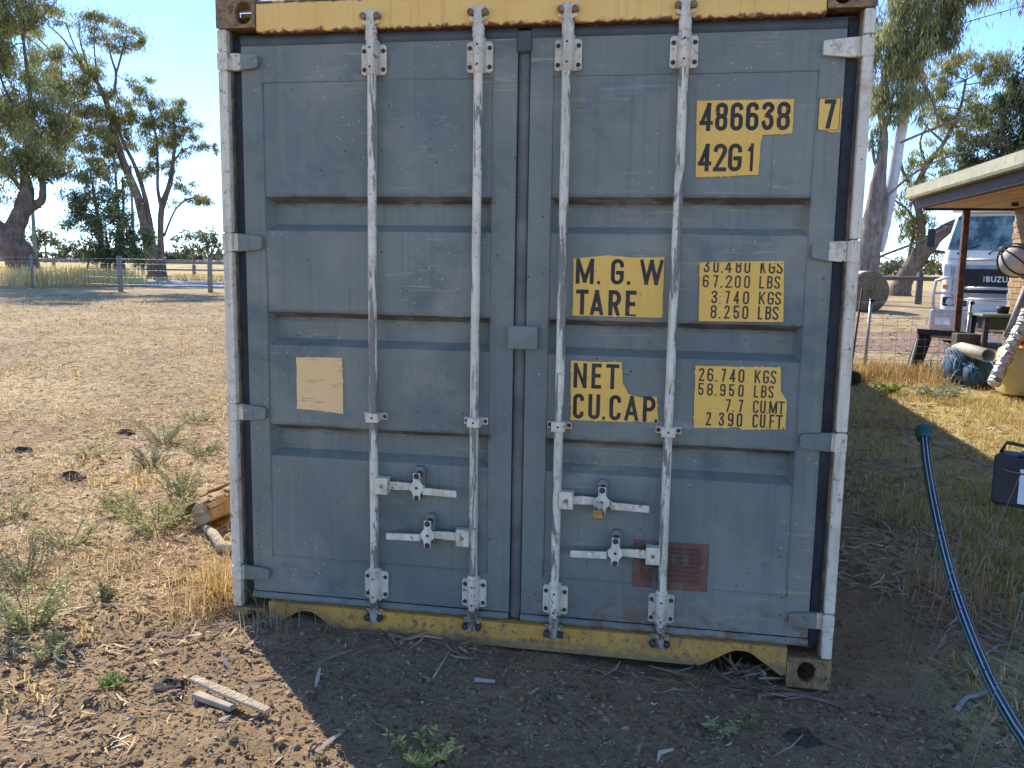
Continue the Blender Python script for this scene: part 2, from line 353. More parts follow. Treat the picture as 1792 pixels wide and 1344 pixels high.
MB().box(-1.16, 1.16, .09, LEN-.02, 2.535, 2.55).build('roof', YEL, ct)
MB().box(-1.16, 1.16, .12, LEN-.02, .12, .15).build('floor', DARKST, ct)
MB().box(-1.1, 1.1, LEN-.06, LEN-.04, .118, 2.53).build('rear_wall', YEL, ct)

# doors
YF, YP, YR = .038, .042, .094
def make_door(x0, x1, xi0, xi1, label):
    b = MB(); Z0, Z1, ZA, ZB = .150, 2.412, .345, 2.275
    b.box(x0, xi0, YF, YF+.05, Z0+.035, Z1); b.box(xi1, x1, YF, YF+.05, Z0+.035, Z1)
    b.box(xi0, xi1, YF+.0015, YF+.05, ZB, Z1); b.box(xi0, xi1, YF+.0015, YF+.05, Z0+.035, ZA)
    bands = [(1.70, 1.835), (1.24, 1.375), (.777, .910)]
    zl = [ZB]; 
    nx = 15; xs = np.linspace(xi0, xi1, nx); ins = .030
    def yy(x, z): return YP + .008*(fbm(np.array(x*2.2+9), np.array(z*2.2), int(abs(x0)*10)+3, 2)-.45)
    def sheet(za, zb, ya, yb, xa0, xa1, xb0, xb1, rows):
        v = []
        for i in range(rows+1):
            t = i/rows
            for j in range(nx):
                s = j/(nx-1); x = (xa0+(xa1-xa0)*s)*(1-t)+(xb0+(xb1-xb0)*s)*t; z = za+(zb-za)*t
                v.append((x, ya+(yb-ya)*t+(yy(x, z)-YP), z))
        b.add(v, [(i*nx+j, i*nx+j+1, (i+1)*nx+j+1, (i+1)*nx+j) for i in range(rows) for j in range(nx-1)], 0, True)
    prev = ZB
    for lo, hi in bands:
        sheet(prev, hi, YP, YP, xi0, xi1, xi0, xi1, 8)
        sheet(hi, hi-.026, YP, YR, xi0, xi1, xi0+ins, xi1-ins, 1)
        sheet(hi-.026, lo+.030, YR, YR, xi0+ins, xi1-ins, xi0+ins, xi1-ins, 4)
        sheet(lo+.030, lo, YR, YP, xi0+ins, xi1-ins, xi0, xi1, 1)
        for xe, xr in ((xi0, xi0+ins), (xi1, xi1-ins)):
            b.add([(xe, YP, hi), (xr, YR+.001, hi-.026), (xr, YR+.001, lo+.030), (xe, YP, lo)], [(0, 1, 2, 3)])
        prev = lo
    sheet(prev, ZA, YP, YP, xi0, xi1, xi0, xi1, 10)
    b.box(x0, x1, YF+.05, YF+.06, Z0+.035, Z1)
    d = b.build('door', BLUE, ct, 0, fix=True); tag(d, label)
    # weld bead between frame and sheet
    w = MB()
    for (p, q) in (((xi0, ZB), (xi1, ZB)), ((xi0, ZA), (xi1, ZA)), ((xi0, ZA), (xi0, ZB)), ((xi1, ZA), (xi1, ZB))):
        k = 26; pts = [(p[0]+(q[0]-p[0])*i/k+random.uniform(-.0012, .0012), YF+.0015, p[1]+(q[1]-p[1])*i/k+random.uniform(-.0012, .0012)) for i in range(k+1)]
        w.tube(pts, .0032, 5)
    w.build('weld_bead', BLUE, d)
    g = MB(); k = 30; v = []
    for i in range(k+1):
        x = x0+(x1-x0)*i/k; j = random.uniform(-.003, .003); v += [(x, .034, .183+j*.3), (x, .022, .174+j), (x, .022, .160+j), (x, .034, .153)]
    g.add(v, [(4*i+m, 4*i+m+1, 4*i+m+5, 4*i+m+4) for i in range(k) for m in range(3)], 0, True); g.build('bottom_gasket', BLUE, d)
    g = MB(); v = []
    for i in range(k+1):
        x = x0+(x1-x0)*i/k; v += [(x, .05, 2.455), (x, .036, 2.44+random.uniform(-.002, .002)), (x, .034, 2.422), (x, .046, 2.408)]
    g.add(v, [(4*i+m, 4*i+m+1, 4*i+m+5, 4*i+m+4) for i in range(k) for m in range(3)], 0, True); g.build('top_gasket', NAVY, d)
    return d
NAVY = plain('overpainted_gasket', (.085, .085, .08), .55, 0, .3, 8, .3)
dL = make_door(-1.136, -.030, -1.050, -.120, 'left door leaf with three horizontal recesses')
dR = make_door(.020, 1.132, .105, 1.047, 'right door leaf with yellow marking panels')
cg = MB(); v = []; k = 60
for i in range(k+1):
    z = .16+(2.405-.16)*i/k; j = random.uniform(-.002, .002); v += [(-.030, .06, z), (-.024+j, .047, z), (.012+j, .046, z), (.020, .06, z)]
cg.add(v, [(4*i+m, 4*i+m+1, 4*i+m+5, 4*i+m+4) for i in range(k) for m in range(3)], 0, True)
cg.build('centre_gasket', plain('painted_over_gasket', (.155, .135, .11), .65, 0, .4, 5, .4), ct)
MB().box(-.046, .071, .004, .012, 1.258, 1.348).box(-.046, -.036, .012, .04, 1.262, 1.344).box(.056, .071, .012, .036, 1.258, 1.348).build('lock_cover', BLUE, ct, .004, bseg=2)
MB().box(-.034, .024, .030, .046, 2.36, 2.44).build('gasket_corner', NAVY, ct, .006)
# hinges
def hinge(sx, top, bot, door, white_to, label=None):
    h = top-bot; b = MB(); xo, xt = 1.176, 1.052
    def pt(x, z): return (sx*x, z)
    xm = 1.176-white_to*(1.176-1.052)
    def edge(x, up):                         # blade tapers to a rounded tip
        t = (1.176-x)/(1.176-1.052); k = (.5-.14*max(0, (t-.25)/.75)); return (top+bot)/2+(k if up else -k)*h
    xs = [1.176, 1.15, 1.12, 1.09, 1.065]
    def piece(xa, xb, mi):
        q = sorted({xa, xb}|{x for x in xs if xb < x < xa}, reverse=True)
        top_ = [pt(x, edge(x, 1)) for x in q]; bo = [pt(x, edge(x, 0)) for x in reversed(q)]
        if xb <= 1.0521: top_[-1] = pt(1.056, edge(1.06, 1)-.008); bo[0] = pt(1.056, edge(1.06, 0)+.008)
        b.prism(top_+bo, .014 if mi else .016, .0378, mi)
    if white_to > .02: piece(1.176, xm, 0)
    if white_to < .98: piece(xm, 1.052, 1)
    b.add([], [])
    b.box(min(sx*1.176, sx*(HW-.001)), max(sx*1.176, sx*(HW-.001)), -.002, .036, bot, top, 0)
    b.cyl((sx*1.198, .012, bot-.004), (sx*1.198, .012, top+.004), .015, n=12, mi=0)
    b.tube([(sx*1.17, .016, bot+.002), (sx*1.11, .03, bot+.004), (sx*1.06, .034, bot+.012)], .003, 5, 1)
    o = b.build('hinge', [WHITE, BLUE if white_to < .95 else YEL], door, .004, bseg=2)
    if label: o['label'] = label
for i, (t, bt) in enumerate(hz_):
    hinge(-1, t, bt, dL, (.38, .14, .16, .05)[i]); hinge(1, t-.004, bt-.006, dR, (.99, .5, .08, .16)[i], 'bare off-white hinge with rusty tip' if i == 0 else None)
# lock rods with brackets, cams, handles
def bracket(b, x, z0, z1, big=True):
    b.prism([(x-.05, z0+.008), (x-.042, z0), (x+.042, z0), (x+.05, z0+.008), (x+.05, z1-.008), (x+.042, z1), (x-.042, z1), (x-.05, z1-.008)], .026, .0375, 0)
    v = []; n = 10
    for z in (z0-.004, z1+.012):
        for i in range(n+1):
            a = math.pi*i/n; v.append((x-.0245*math.cos(a), .026-.049*math.sin(a), z))
    b.add(v, [(i, i+1, n+2+i, n+1+i) for i in range(n)] + [tuple(range(n+1)), tuple(range(n+1, 2*n+2))], 0, True)
    for sxx in (-1, 1):
        for z in (z0+.02, z1-.024): b.lathe([(0, -.007), (.006, -.006), (.0085, -.002), (.0085, 0)], (x+sxx*.038, .026, z), (0, 1, 0), 10, 1)
    for z in (z0+.022, z1-.02): b.lathe([(0, -.001), (.005, -.001), (.005, .004)], (x, -.0235, z), (0, 1, 0), 8, 2)
def cam_head(b, x, z, s):                     # s=+1 top, -1 bottom; forked cam with two hooks
    b.tube([(x, 0, z-s*.075), (x, 0, z-s*.045), (x, 0, z-s*.02)], [.0185, .0235, .018], 14, 0)
    b.prism([(x-.017, z-s*.026), (x+.017, z-s*.026), (x+.015, z+s*.004), (x+.034, z+s*.010), (x+.030, z+s*.030), (x-.030, z+s*.030), (x-.034, z+s*.010), (x-.015, z+s*.004)], -.018, .012, 0)
    b.prism([(x-.036, z-s*.014), (x-.014, z-s*.020), (x-.014, z-s*.006), (x-.030, z+s*.0)], -.012, .010, 0)
    b.prism([(x+.036, z-s*.014), (x+.014, z-s*.020), (x+.014, z-s*.006), (x+.030, z+s*.0)], -.012, .010, 0)
def keeper(x, z, s):
    b = MB()
    for k in (-1, 1):
        b.lathe([(0, -.028), (.009, -.027), (.0125, -.022), (.0125, .012)], (x+k*.027, 0, z+s*.008), (0, 1, 0), 12, 0)
    b.prism([(x-.036, z-.024), (x+.036, z-.024), (x+.036, z+.026), (x-.036, z+.026)], -.0005, .005, 1)
    return b
RODX = [-.586, -.172, .160, .577]
hand = {0: (.692, 1, -.397, -.235), 1: (.500, -1, -.352, -.524), 2: (.681, 1, .338, .518), 3: (.484, -1, .395, .222)}
for i, x in enumerate(RODX):
    b = MB(); zs = np.linspace(.150, 2.455, 40); ph = random.uniform(0, 6)
    b.tube([(x+.0012*math.sin(z*3+ph), 0, z) for z in zs], .0172, 16, 0)
    rod = b.build('lock_rod', ROD, ct)
    for z0, z1 in ((2.290, 2.402), (.200, .318)):
        q = MB(); bracket(q, x, z0, z1); q.build('rod_bracket', [WHITE, BOLT, DARKST], rod, .002)
        q = MB(); q.lathe([(.0175, -.01), (.0225, -.008), (.0225, .006), (.0175, .010)], (x, 0, z1+.018 if z0 > 1 else z1+.014), (0, 0, 1), 16); q.build('rod_collar', WHITE, rod)
    q = MB(); zc = .967
    q.box(x-.026, x+.026, -.0245, .03, zc-.019, zc+.019); q.box(x-.048, x+.048, .028, .0375, zc-.014, zc+.014)
    for k in (-1, 1): q.lathe([(0, -.007), (.006, -.006), (.008, 0)], (x+k*.038, .028, zc), (0, 1, 0), 10, 1)
    q.lathe([(0, -.0015), (.0055, -.0015), (.0055, .003)], (x, -.0245, zc), (0, 1, 0), 8, 2)
    q.build('rod_clamp', [WHITE, BOLT, DARKST], rod, .003)
    q = MB(); cam_head(q, x, 2.485, 1); q.build('rod_cam', WHITE, rod, .002)
    q = MB(); cam_head(q, x, .142, -1); q.build('rod_cam', DCAM, rod, .002)
    keeper(x, 2.488, 1).build('cam_keeper', [CAST, HEAD], ct, .002); keeper(x, .138, -1).build('cam_keeper', [BOLT, SILL], ct, .002)
    z, dr, xc, xe = hand[i]
    q = MB(); hx = x+dr*.040                   # hub, lever, grip
    q.box(min(x+dr*.012, x+dr*.066), max(x+dr*.012, x+dr*.066), -.028, .016, z-.034, z+.034)
    L = abs(xe-x); p = [(x+dr*.06, -.008, z), (x+dr*.10, -.010, z+.002), (x+dr*(abs(xc-x)-.02), -.010, z+.002), (x+dr*(abs(xc-x)+.03), -.016, z-.002), (x+dr*(L-.14), -.026, z-.009), (x+dr*L, -.030, z-.012)]
    hw = [.0165, .017, .014, .014, .0145, .0135]; v = []
    for (a, bq, c), h in zip(p, hw): v += [(a, bq-.005, c-h), (a, bq-.005, c+h), (a, bq+.005, c+h), (a, bq+.005, c-h)]
    n = len(p); q.add(v, [(4*k2+m, 4*k2+(m+1) % 4, 4*k2+4+(m+1) % 4, 4*k2+4+m) for k2 in range(n-1) for m in range(4)]+[(0, 1, 2, 3), tuple(4*(n-1)+m for m in range(4))])
    q.lathe([(0, -.006), (.006, -.005), (.0085, 0)], (hx, -.028, z), (0, 1, 0), 10, 1)
    hd_ = q.build('handle', [WHITE, BRASS], rod, .003, bseg=2)
    q = MB()                                   # catch plate on the door with swinging keep
    q.prism([(xc-.02, z-.05), (xc+.02, z-.05), (xc+.02, z+.066), (xc+.01, z+.08), (xc-.01, z+.08), (xc-.02, z+.066)], .012, .0375, 1)
    q.prism([(xc-.013, z-.045), (xc+.013, z-.045), (xc+.016, z-.02), (xc+.028, z-.004), (xc+.028, z+.012), (xc+.014, z+.03), (xc+.015, z+.064), (xc-.015, z+.064), (xc-.014, z+.03), (xc-.028, z+.012), (xc-.028, z-.004), (xc-.016, z-.02)], -.036, -.026, 0)
    q.cyl((xc, -.04, z+.052), (xc, .014, z+.052), .0115, n=12, mi=2); q.cyl((xc, -.038, z-.036), (xc, .014, z-.036), .011, n=12, mi=2); q.cyl((xc, -.040, z+.004), (xc, -.02, z+.004), .006, n=8, mi=2)
    q.build('handle_catch', [WHITE, BLUE, BOLT], rod, .002)
# ventilation grille
q = MB(); q.box(.463, .748, .034, .0385, .336, .526)
q.build('vent_plate', RUSTV, dR, .003)
for i in range(9):
    z = .368+i*.0178
    q = MB(); v = []
    for x in (.492, .718): v += [(x, .0335, z+.012), (x, .020, z+.002), (x, .0335, z)]
    q.add(v, [(0, 1, 4, 3), (1, 2, 5, 4), (0, 2, 1), (3, 4, 5)]); q.build('vent_louvre', RUSTV, dR)

# marking panels: plate with ragged edge and lettering in one mesh
def arcp(cx, cy, rx, ry, a0, a1, n=9):
    return [(cx+rx*math.cos(math.radians(a0+(a1-a0)*i/n)), cy+ry*math.sin(math.radians(a0+(a1-a0)*i/n))) for i in range(n+1)]
def strokes(ch, W, H):                         # centre lines of a condensed block alphabet: (points, closed)
    r = W/2; q = min(r, .24*H); C = W/2
    def loop(y0, y1): k = min(q, (y1-y0)/2); return arcp(C, y1-k, r, k, 0, 180)+arcp(C, y0+k, r, k, 180, 360)
    return {'0': [(loop(0, H), 1)], 'O': [(loop(0, H), 1)], '8': [(loop(.52*H, H), 1), (loop(0, .52*H), 1)],
        '6': [(loop(0, .57*H), 1), ([(0, .3*H)]+arcp(C, H-q, r, q, 180, 8), 0)], '9': [(loop(.43*H, H), 1), ([(W, .7*H)]+arcp(C, q, r, q, 0, -172), 0)],
        '3': [(arcp(C, H-q*.95, r, q*.95, 172, -70)+[(.4*W, .53*H)], 0), ([(.4*W, .53*H)]+arcp(C, .265*H, r, .265*H, 78, -172), 0)],
        '2': [(arcp(C, H-q, r, q, 175, -8)+[(.86*W, .62*H), (0, 0)], 0), ([(0, 0), (W, 0)], 0)],
        '4': [([(.74*W, 0), (.74*W, H)], 0), ([(.74*W, H), (0, .25*H), (W, .25*H)], 0)],
        '5': [([(.95*W, H), (.06*W, H), (.02*W, .50*H)], 0), ([(.02*W, .50*H)]+arcp(C, .30*H, r, .30*H, 120, -165), 0)],
        '7': [([(0, H), (W, H)], 0), ([(W, H), (.34*W, 0)], 0)], '1': [([(.1*W, .80*H), (.75*W, H), (.75*W, 0)], 0)],
        'C': [(arcp(C, H-q, r, q, 0, 180)+arcp(C, q, r, q, 180, 360), 0)], 'G': [(arcp(C, H-q, r, q, 0, 180)+arcp(C, q, r, q, 180, 360)+[(W, .46*H)], 0), ([(W, .46*H), (.55*W, .46*H)], 0)],
        'U': [([(0, H)]+arcp(C, q, r, q, 180, 360)+[(W, H)], 0)], 'S': [(arcp(C, H-q, r, q, 5, 190)+[(.22*W, .58*H), (.78*W, .42*H)]+arcp(C, q, r, q, 10, -175), 0)],
        'M': [([(0, 0), (0, H)], 0), ([(W, 0), (W, H)], 0), ([(.03*W, H), (C, .06*H), (.97*W, H)], 0)], 'W': [([(0, H), (.25*W, .02*H), (C, H), (.75*W, .02*H), (W, H)], 0)],
        'N': [([(0, 0), (0, H)], 0), ([(W, 0), (W, H)], 0), ([(.02*W, H), (.98*W, 0)], 0)], 'A': [([(0, 0), (C, H), (W, 0)], 0), ([(.16*W, .27*H), (.84*W, .27*H)], 0)],
        'K': [([(0, 0), (0, H)], 0), ([(W*.97, H), (0, .38*H)], 0), ([(.34*W, .56*H), (W, 0)], 0)], 'E': [([(W, 0), (0, 0), (0, H), (W, H)], 0), ([(0, .52*H), (.86*W, .52*H)], 0)],
        'F': [([(0, 0), (0, H), (W, H)], 0), ([(0, .52*H), (.86*W, .52*H)], 0)], 'T': [([(0, H), (W, H)], 0), ([(C, 0), (C, H)], 0)], 'L': [([(0, H), (0, 0), (W, 0)], 0)],
        'P': [([(0, 0), (0, H), (C, H)]+arcp(C, .74*H, r, .26*H, 90, -90)+[(0, .48*H)], 0)], 'R': [([(0, 0), (0, H), (C, H)]+arcp(C, .75*H, r, .25*H, 90, -90)+[(0, .50*H)], 0), ([(.5*W, .50*H), (W, 0)], 0)],
        'B': [([(0, H), (C, H)]+arcp(C, .76*H, r*.96, .24*H, 90, -90)+[(0, .52*H)], 0), ([(0, .52*H), (C, .52*H)]+arcp(C, .26*H, r, .26*H, 90, -90)+[(0, 0)], 0), ([(0, 0), (0, H)], 0)],
        'I': [([(C, 0), (C, H)], 0)], 'Z': [([(0, H), (W, H)], 0), ([(W, H), (0, 0)], 0), ([(0, 0), (W, 0)], 0)], '.': None}[ch]
def put_glyph(b, ch, x0, x1, z0, z1, y, mi, bold=.13, cut=None):
    s = bold*(z1-z0); out = []
    def split(pl):                             # sharp corners become separate strokes
        o_ = [[pl[0]]]
        for i in range(1, len(pl)):
            o_[-1].append(pl[i])
            if i < len(pl)-1:
                a = np.subtract(pl[i], pl[i-1]); c = np.subtract(pl[i+1], pl[i])
                if np.dot(a, c) < .45*np.linalg.norm(a)*np.linalg.norm(c): o_.append([pl[i]])
        return o_
    if ch == '.': out.append(([(x0, z0), (x1, z0), (x1, z0+(x1-x0)*1.1), (x0, z0+(x1-x0)*1.1)], [(0, 1, 2, 3)], 0.))
    else:
        s = min(s, (x1-x0)*.42)
        sk = [(q_, c_) for pl, c_ in strokes(ch, x1-x0-s, z1-z0-s) for q_ in ([pl] if c_ else split(pl))]
        for k, (pl, closed) in enumerate(sk):
            P = [np.array(p) for p in pl]; Q = [P[0]]
            for p in P[1:]:
                if np.linalg.norm(p-Q[-1]) > 1e-5: Q.append(p)
            if closed and np.linalg.norm(Q[0]-Q[-1]) < 1e-5: Q.pop()
            n = len(Q)
            if not closed:                     # square ends
                d = Q[0]-Q[1]; Q[0] = Q[0]+d/np.linalg.norm(d)*s/2; d = Q[-1]-Q[-2]; Q[-1] = Q[-1]+d/np.linalg.norm(d)*s/2
            L = []; R = []
            for i in range(n):
                a = Q[i]-Q[i-1] if (i or closed) else Q[1]-Q[0]; c = Q[(i+1) % n]-Q[i] if (i < n-1 or closed) else Q[i]-Q[i-1]
                a = a/np.linalg.norm(a); c = c/np.linalg.norm(c); na = np.array([-a[1], a[0]]); nc = np.array([-c[1], c[0]]); m = na+nc; m = m/(np.linalg.norm(m)+1e-9); k2 = min(1/max(.25, float(np.dot(m, na))), 1.9)
                L.append(Q[i]+m*s/2*k2); R.append(Q[i]-m*s/2*k2)
            V = L+R; F = [(i, (i+1) % n, n+(i+1) % n, n+i) for i in range(n if closed else n-1)]
            lo, hi = (x0, z0), (x1, z1); V = [(min(max(p[0]+x0+s/2, x0), x1), min(max(p[1]+z0+s/2, z0), z1)) for p in V]
            out.append((V, F, k*.00015))
    for V, F, dy in out:
        vv = [(p[0], y-dy, p[1]) for p in V]
        if cut:                                # masking tape edge slices letters off
            bm = bmesh.new(); bv = [bm.verts.new(p) for p in vv]
            for f in F:
                try: bm.faces.new([bv[i] for i in f])
                except ValueError: pass
            for co, no in cut: bmesh.ops.bisect_plane(bm, geom=bm.verts[:]+bm.edges[:]+bm.faces[:], plane_co=co, plane_no=no, clear_outer=True)
            bm.verts.index_update(); vv = [tuple(p.co) for p in bm.verts]; F = [tuple(q.index for q in p.verts) for p in bm.faces]; bm.free()
        if vv: b.add(vv, F, mi)
def ragged(poly, step=.012, amp=.0025):
    step = .0065; ph = random.uniform(0, 99)
    out = []; n = len(poly)
    for i in range(n):
        a = np.array(poly[i]); c = np.array(poly[(i+1) % n]); L = np.linalg.norm(c-a); k = max(1, int(L/step)); nr = np.array([-(c-a)[1], (c-a)[0]])/(L+1e-9)
        for j in range(k): out.append(tuple(a+(c-a)*j/k+nr*amp*((fbm(np.array(ph+j*step*14), np.array(i*3.7), 9, 2)-.4)*2.2+random.uniform(-.35, .35)+(1.6 if random.random() < .05 else 0))*(0 if j == 0 else 1)))
    return out
def marking(poly, rows, label, bold, amp=.002, cut=None, frame=None):
    b = MB(); pl = ragged(poly, .012, amp); pts = [(x, YP-.0065, z) for x, z in pl]; n = len(pts)
    b.add(pts, [tuple(range(n))], 0); b.add(pts+[(x, YP+.001, z) for x, z in pl], [(i, (i+1) % n, n+(i+1) % n, n+i) for i in range(n)], 0)
    for row in rows:
        for ch, x0, x1, z0, z1 in row: put_glyph(b, ch, x0, x1, z0, z1, YP-.0072, 1, bold, cut)
    if frame:
        x0, x1, z0, z1 = frame; w = .0022
        for q in ((x0, x1, z0, z0+w), (x0, x1, z1-w, z1), (x0, x0+w, z0, z1), (x1-w, x1, z0, z1)):
            b.add([(q[0], YP-.0072, q[2]), (q[1], YP-.0072, q[2]), (q[1], YP-.0072, q[3]), (q[0], YP-.0072, q[3])], [(0, 1, 2, 3)], 1)
    o = b.build('marking_panel', [DECAL, INK], dR, 0, fix=False); o['label'] = label
marking([(0.63, 2.178), (0.969, 2.178), (0.967, 2.059), (0.866, 2.056), (0.86, 2.028), (0.858, 1.916), (0.636, 1.908)], [[('4', 0.642, 0.6895, 2.071, 2.1693), ('8', 0.6975, 0.7405, 2.071, 2.1693), ('6', 0.7505, 0.7945, 2.071, 2.1693), ('6', 0.8045, 0.8485, 2.071, 2.1693), ('3', 0.8585, 0.9015, 2.071, 2.1693), ('8', 0.9115, 0.9565, 2.071, 2.1693)], [('4', 0.643, 0.6905, 1.928, 2.0265), ('2', 0.697, 0.7445, 1.928, 2.0265), ('G', 0.749, 0.7975, 1.928, 2.0265), ('1', 0.8155, 0.8405, 1.928, 2.0265)]], 'yellow patch lettered 486638 42G1', 0.15, 0.002, None, None)
marking([(1.053, 2.179), (1.129, 2.182), (1.129, 2.063), (1.055, 2.07)], [[('7', 1.071, 1.11, 2.074, 2.175)]], 'small yellow patch with a boxed figure 7', 0.15, 0.002, None, (1.051,1.125,2.069,2.18))
marking([(0.198, 1.608), (0.319, 1.621), (0.425, 1.614), (0.537, 1.618), (0.537, 1.393), (0.199, 1.392)], [[('M', 0.208, 0.276, 1.5128, 1.6082), ('.', 0.2895, 0.3005, 1.5128, 1.5238), ('G', 0.3405, 0.3885, 1.5128, 1.6082), ('.', 0.401, 0.4135, 1.5128, 1.5253), ('W', 0.447, 0.535, 1.5128, 1.6082)], [('T', 0.211, 0.2585, 1.387, 1.4915), ('A', 0.2625, 0.3185, 1.387, 1.4915), ('R', 0.3345, 0.3815, 1.387, 1.4915), ('E', 0.3985, 0.4385, 1.387, 1.4915)]], 'yellow patch lettered M. G. W TARE', 0.15, 0.002, [((0,0,1.396),(0,0,-1))], None)
marking([(0.666, 1.601), (0.965, 1.609), (0.975, 1.388), (0.672, 1.384)], [[('3', 0.68, 0.7015, 1.5634, 1.6131), ('0', 0.715, 0.735, 1.5634, 1.6131), ('.', 0.744, 0.7495, 1.5634, 1.5689), ('4', 0.7575, 0.7815, 1.5634, 1.6131), ('8', 0.795, 0.816, 1.5634, 1.6131), ('0', 0.8265, 0.8475, 1.5634, 1.6131), ('K', 0.883, 0.9025, 1.5634, 1.6131), ('G', 0.9125, 0.9355, 1.5634, 1.6131), ('S', 0.9395, 0.9625, 1.5634, 1.6131)], [('6', 0.68, 0.7015, 1.509, 1.5549), ('7', 0.7175, 0.735, 1.509, 1.5549), ('.', 0.744, 0.75, 1.509, 1.515), ('2', 0.7615, 0.7855, 1.509, 1.5549), ('0', 0.795, 0.816, 1.509, 1.5549), ('0', 0.828, 0.849, 1.509, 1.5549), ('L', 0.882, 0.8995, 1.509, 1.5549), ('B', 0.9095, 0.9295, 1.509, 1.5549), ('S', 0.9345, 0.9555, 1.509, 1.5549)], [('3', 0.713, 0.735, 1.4505, 1.498), ('.', 0.743, 0.747, 1.4505, 1.4545), ('7', 0.764, 0.78, 1.4505, 1.498), ('4', 0.7925, 0.814, 1.4505, 1.498), ('0', 0.827, 0.8485, 1.4505, 1.498), ('K', 0.8835, 0.9065, 1.4505, 1.498), ('G', 0.9145, 0.9365, 1.4505, 1.498), ('S', 0.9405, 0.9625, 1.4505, 1.498)], [('8', 0.713, 0.7345, 1.3956, 1.4446), ('.', 0.744, 0.7495, 1.3956, 1.4011), ('2', 0.762, 0.782, 1.3956, 1.4446), ('5', 0.795, 0.8165, 1.3956, 1.4446), ('0', 0.827, 0.8485, 1.3956, 1.4446), ('L', 0.883, 0.8995, 1.3956, 1.4446), ('B', 0.9095, 0.9305, 1.3956, 1.4446), ('S', 0.9345, 0.9565, 1.3956, 1.4446)]], 'yellow patch of gross and tare weights in KGS and LBS', 0.125, 0.0015, [((0,0,1.601),(0,0,1))], None)
marking([(0.199, 1.219), (0.392, 1.219), (0.399, 1.136), (0.422, 1.097), (0.476, 1.086), (0.528, 1.093), (0.538, 0.994), (0.201, 0.987)], [[('N', 0.2095, 0.2605, 1.1143, 1.211), ('E', 0.2785, 0.3165, 1.1143, 1.211), ('T', 0.3335, 0.3835, 1.1143, 1.211)], [('C', 0.2105, 0.2525, 0.9943, 1.0923), ('U', 0.2695, 0.3145, 0.9943, 1.0923), ('.', 0.3245, 0.3355, 0.9943, 1.0053), ('C', 0.3505, 0.395, 0.9943, 1.0923), ('A', 0.4075, 0.4625, 0.9943, 1.0923), ('P', 0.478, 0.525, 0.9943, 1.0923), ('.', 0.523, 0.533, 0.9943, 1.0043)]], 'ragged yellow patch lettered NET CU.CAP.', 0.15, 0.003, None, None)
marking([(0.667, 1.216), (0.974, 1.221), (0.98, 1.13), (1.002, 1.101), (1.006, 0.989), (0.852, 0.981), (0.83, 0.991), (0.789, 0.983), (0.671, 0.981)], [[('2', 0.6805, 0.701, 1.1592, 1.2087), ('6', 0.712, 0.734, 1.1592, 1.2087), ('.', 0.742, 0.7475, 1.1592, 1.1647), ('7', 0.7635, 0.78, 1.1592, 1.2087), ('4', 0.7935, 0.815, 1.1592, 1.2087), ('0', 0.8255, 0.847, 1.1592, 1.2087), ('K', 0.8835, 0.906, 1.1592, 1.2087), ('G', 0.914, 0.9355, 1.1592, 1.2087), ('S', 0.9405, 0.9615, 1.1592, 1.2087)], [('5', 0.681, 0.701, 1.1052, 1.152), ('8', 0.7135, 0.735, 1.1052, 1.152), ('.', 0.743, 0.7485, 1.1052, 1.1107), ('9', 0.761, 0.781, 1.1052, 1.152), ('5', 0.7935, 0.8135, 1.1052, 1.152), ('0', 0.8275, 0.847, 1.1052, 1.152), ('L', 0.884, 0.9, 1.1052, 1.152), ('B', 0.91, 0.93, 1.1052, 1.152), ('S', 0.9355, 0.955, 1.1052, 1.152)], [('7', 0.784, 0.803, 1.0468, 1.0949), ('.', 0.81, 0.8155, 1.0468, 1.0522), ('7', 0.8315, 0.8475, 1.0468, 1.0949), ('C', 0.8835, 0.904, 1.0468, 1.0949), ('U', 0.9095, 0.9295, 1.0468, 1.0949), ('.', 0.9335, 0.9375, 1.0468, 1.0508), ('M', 0.9415, 0.9705, 1.0468, 1.0949), ('T', 0.9735, 0.9975, 1.0468, 1.0949)], [('2', 0.7145, 0.7335, 0.9916, 1.0436), ('3', 0.761, 0.7815, 0.9916, 1.0436), ('9', 0.795, 0.8155, 0.9916, 1.0436), ('0', 0.827, 0.8475, 0.9916, 1.0436), ('C', 0.8845, 0.9045, 0.9916, 1.0436), ('U', 0.9115, 0.931, 0.9916, 1.0436), ('.', 0.9345, 0.939, 0.9916, 0.9961), ('F', 0.9455, 0.963, 0.9916, 1.0436), ('T', 0.9685, 0.9935, 0.9916, 1.0436), ('.', 0.9945, 0.9995, 0.9916, 0.9966)]], 'ragged yellow patch of net weight and cubic capacity figures', 0.125, 0.003, None, None)
b = MB(); pl = ragged([(-.926, 1.192), (-.731, 1.197), (-.728, 1.09), (-.728, .967), (-.76, .970), (-.84, .976), (-.926, .978), (-.927, 1.09)], .012, .002)
pts = [(x, YP-.006, z) for x, z in pl]; n = len(pts)
b.add(pts, [tuple(range(n))]); b.add(pts+[(x, YP, z) for x, z in pl], [(i, (i+1) % n, n+(i+1) % n, n+i) for i in range(n)])
o = b.build('masked_plate', CARD, dL, 0, fix=False); o['label'] = 'cream rectangular plate with torn paint edge'
b = MB()                                       # ring of scuffs left of the second rod
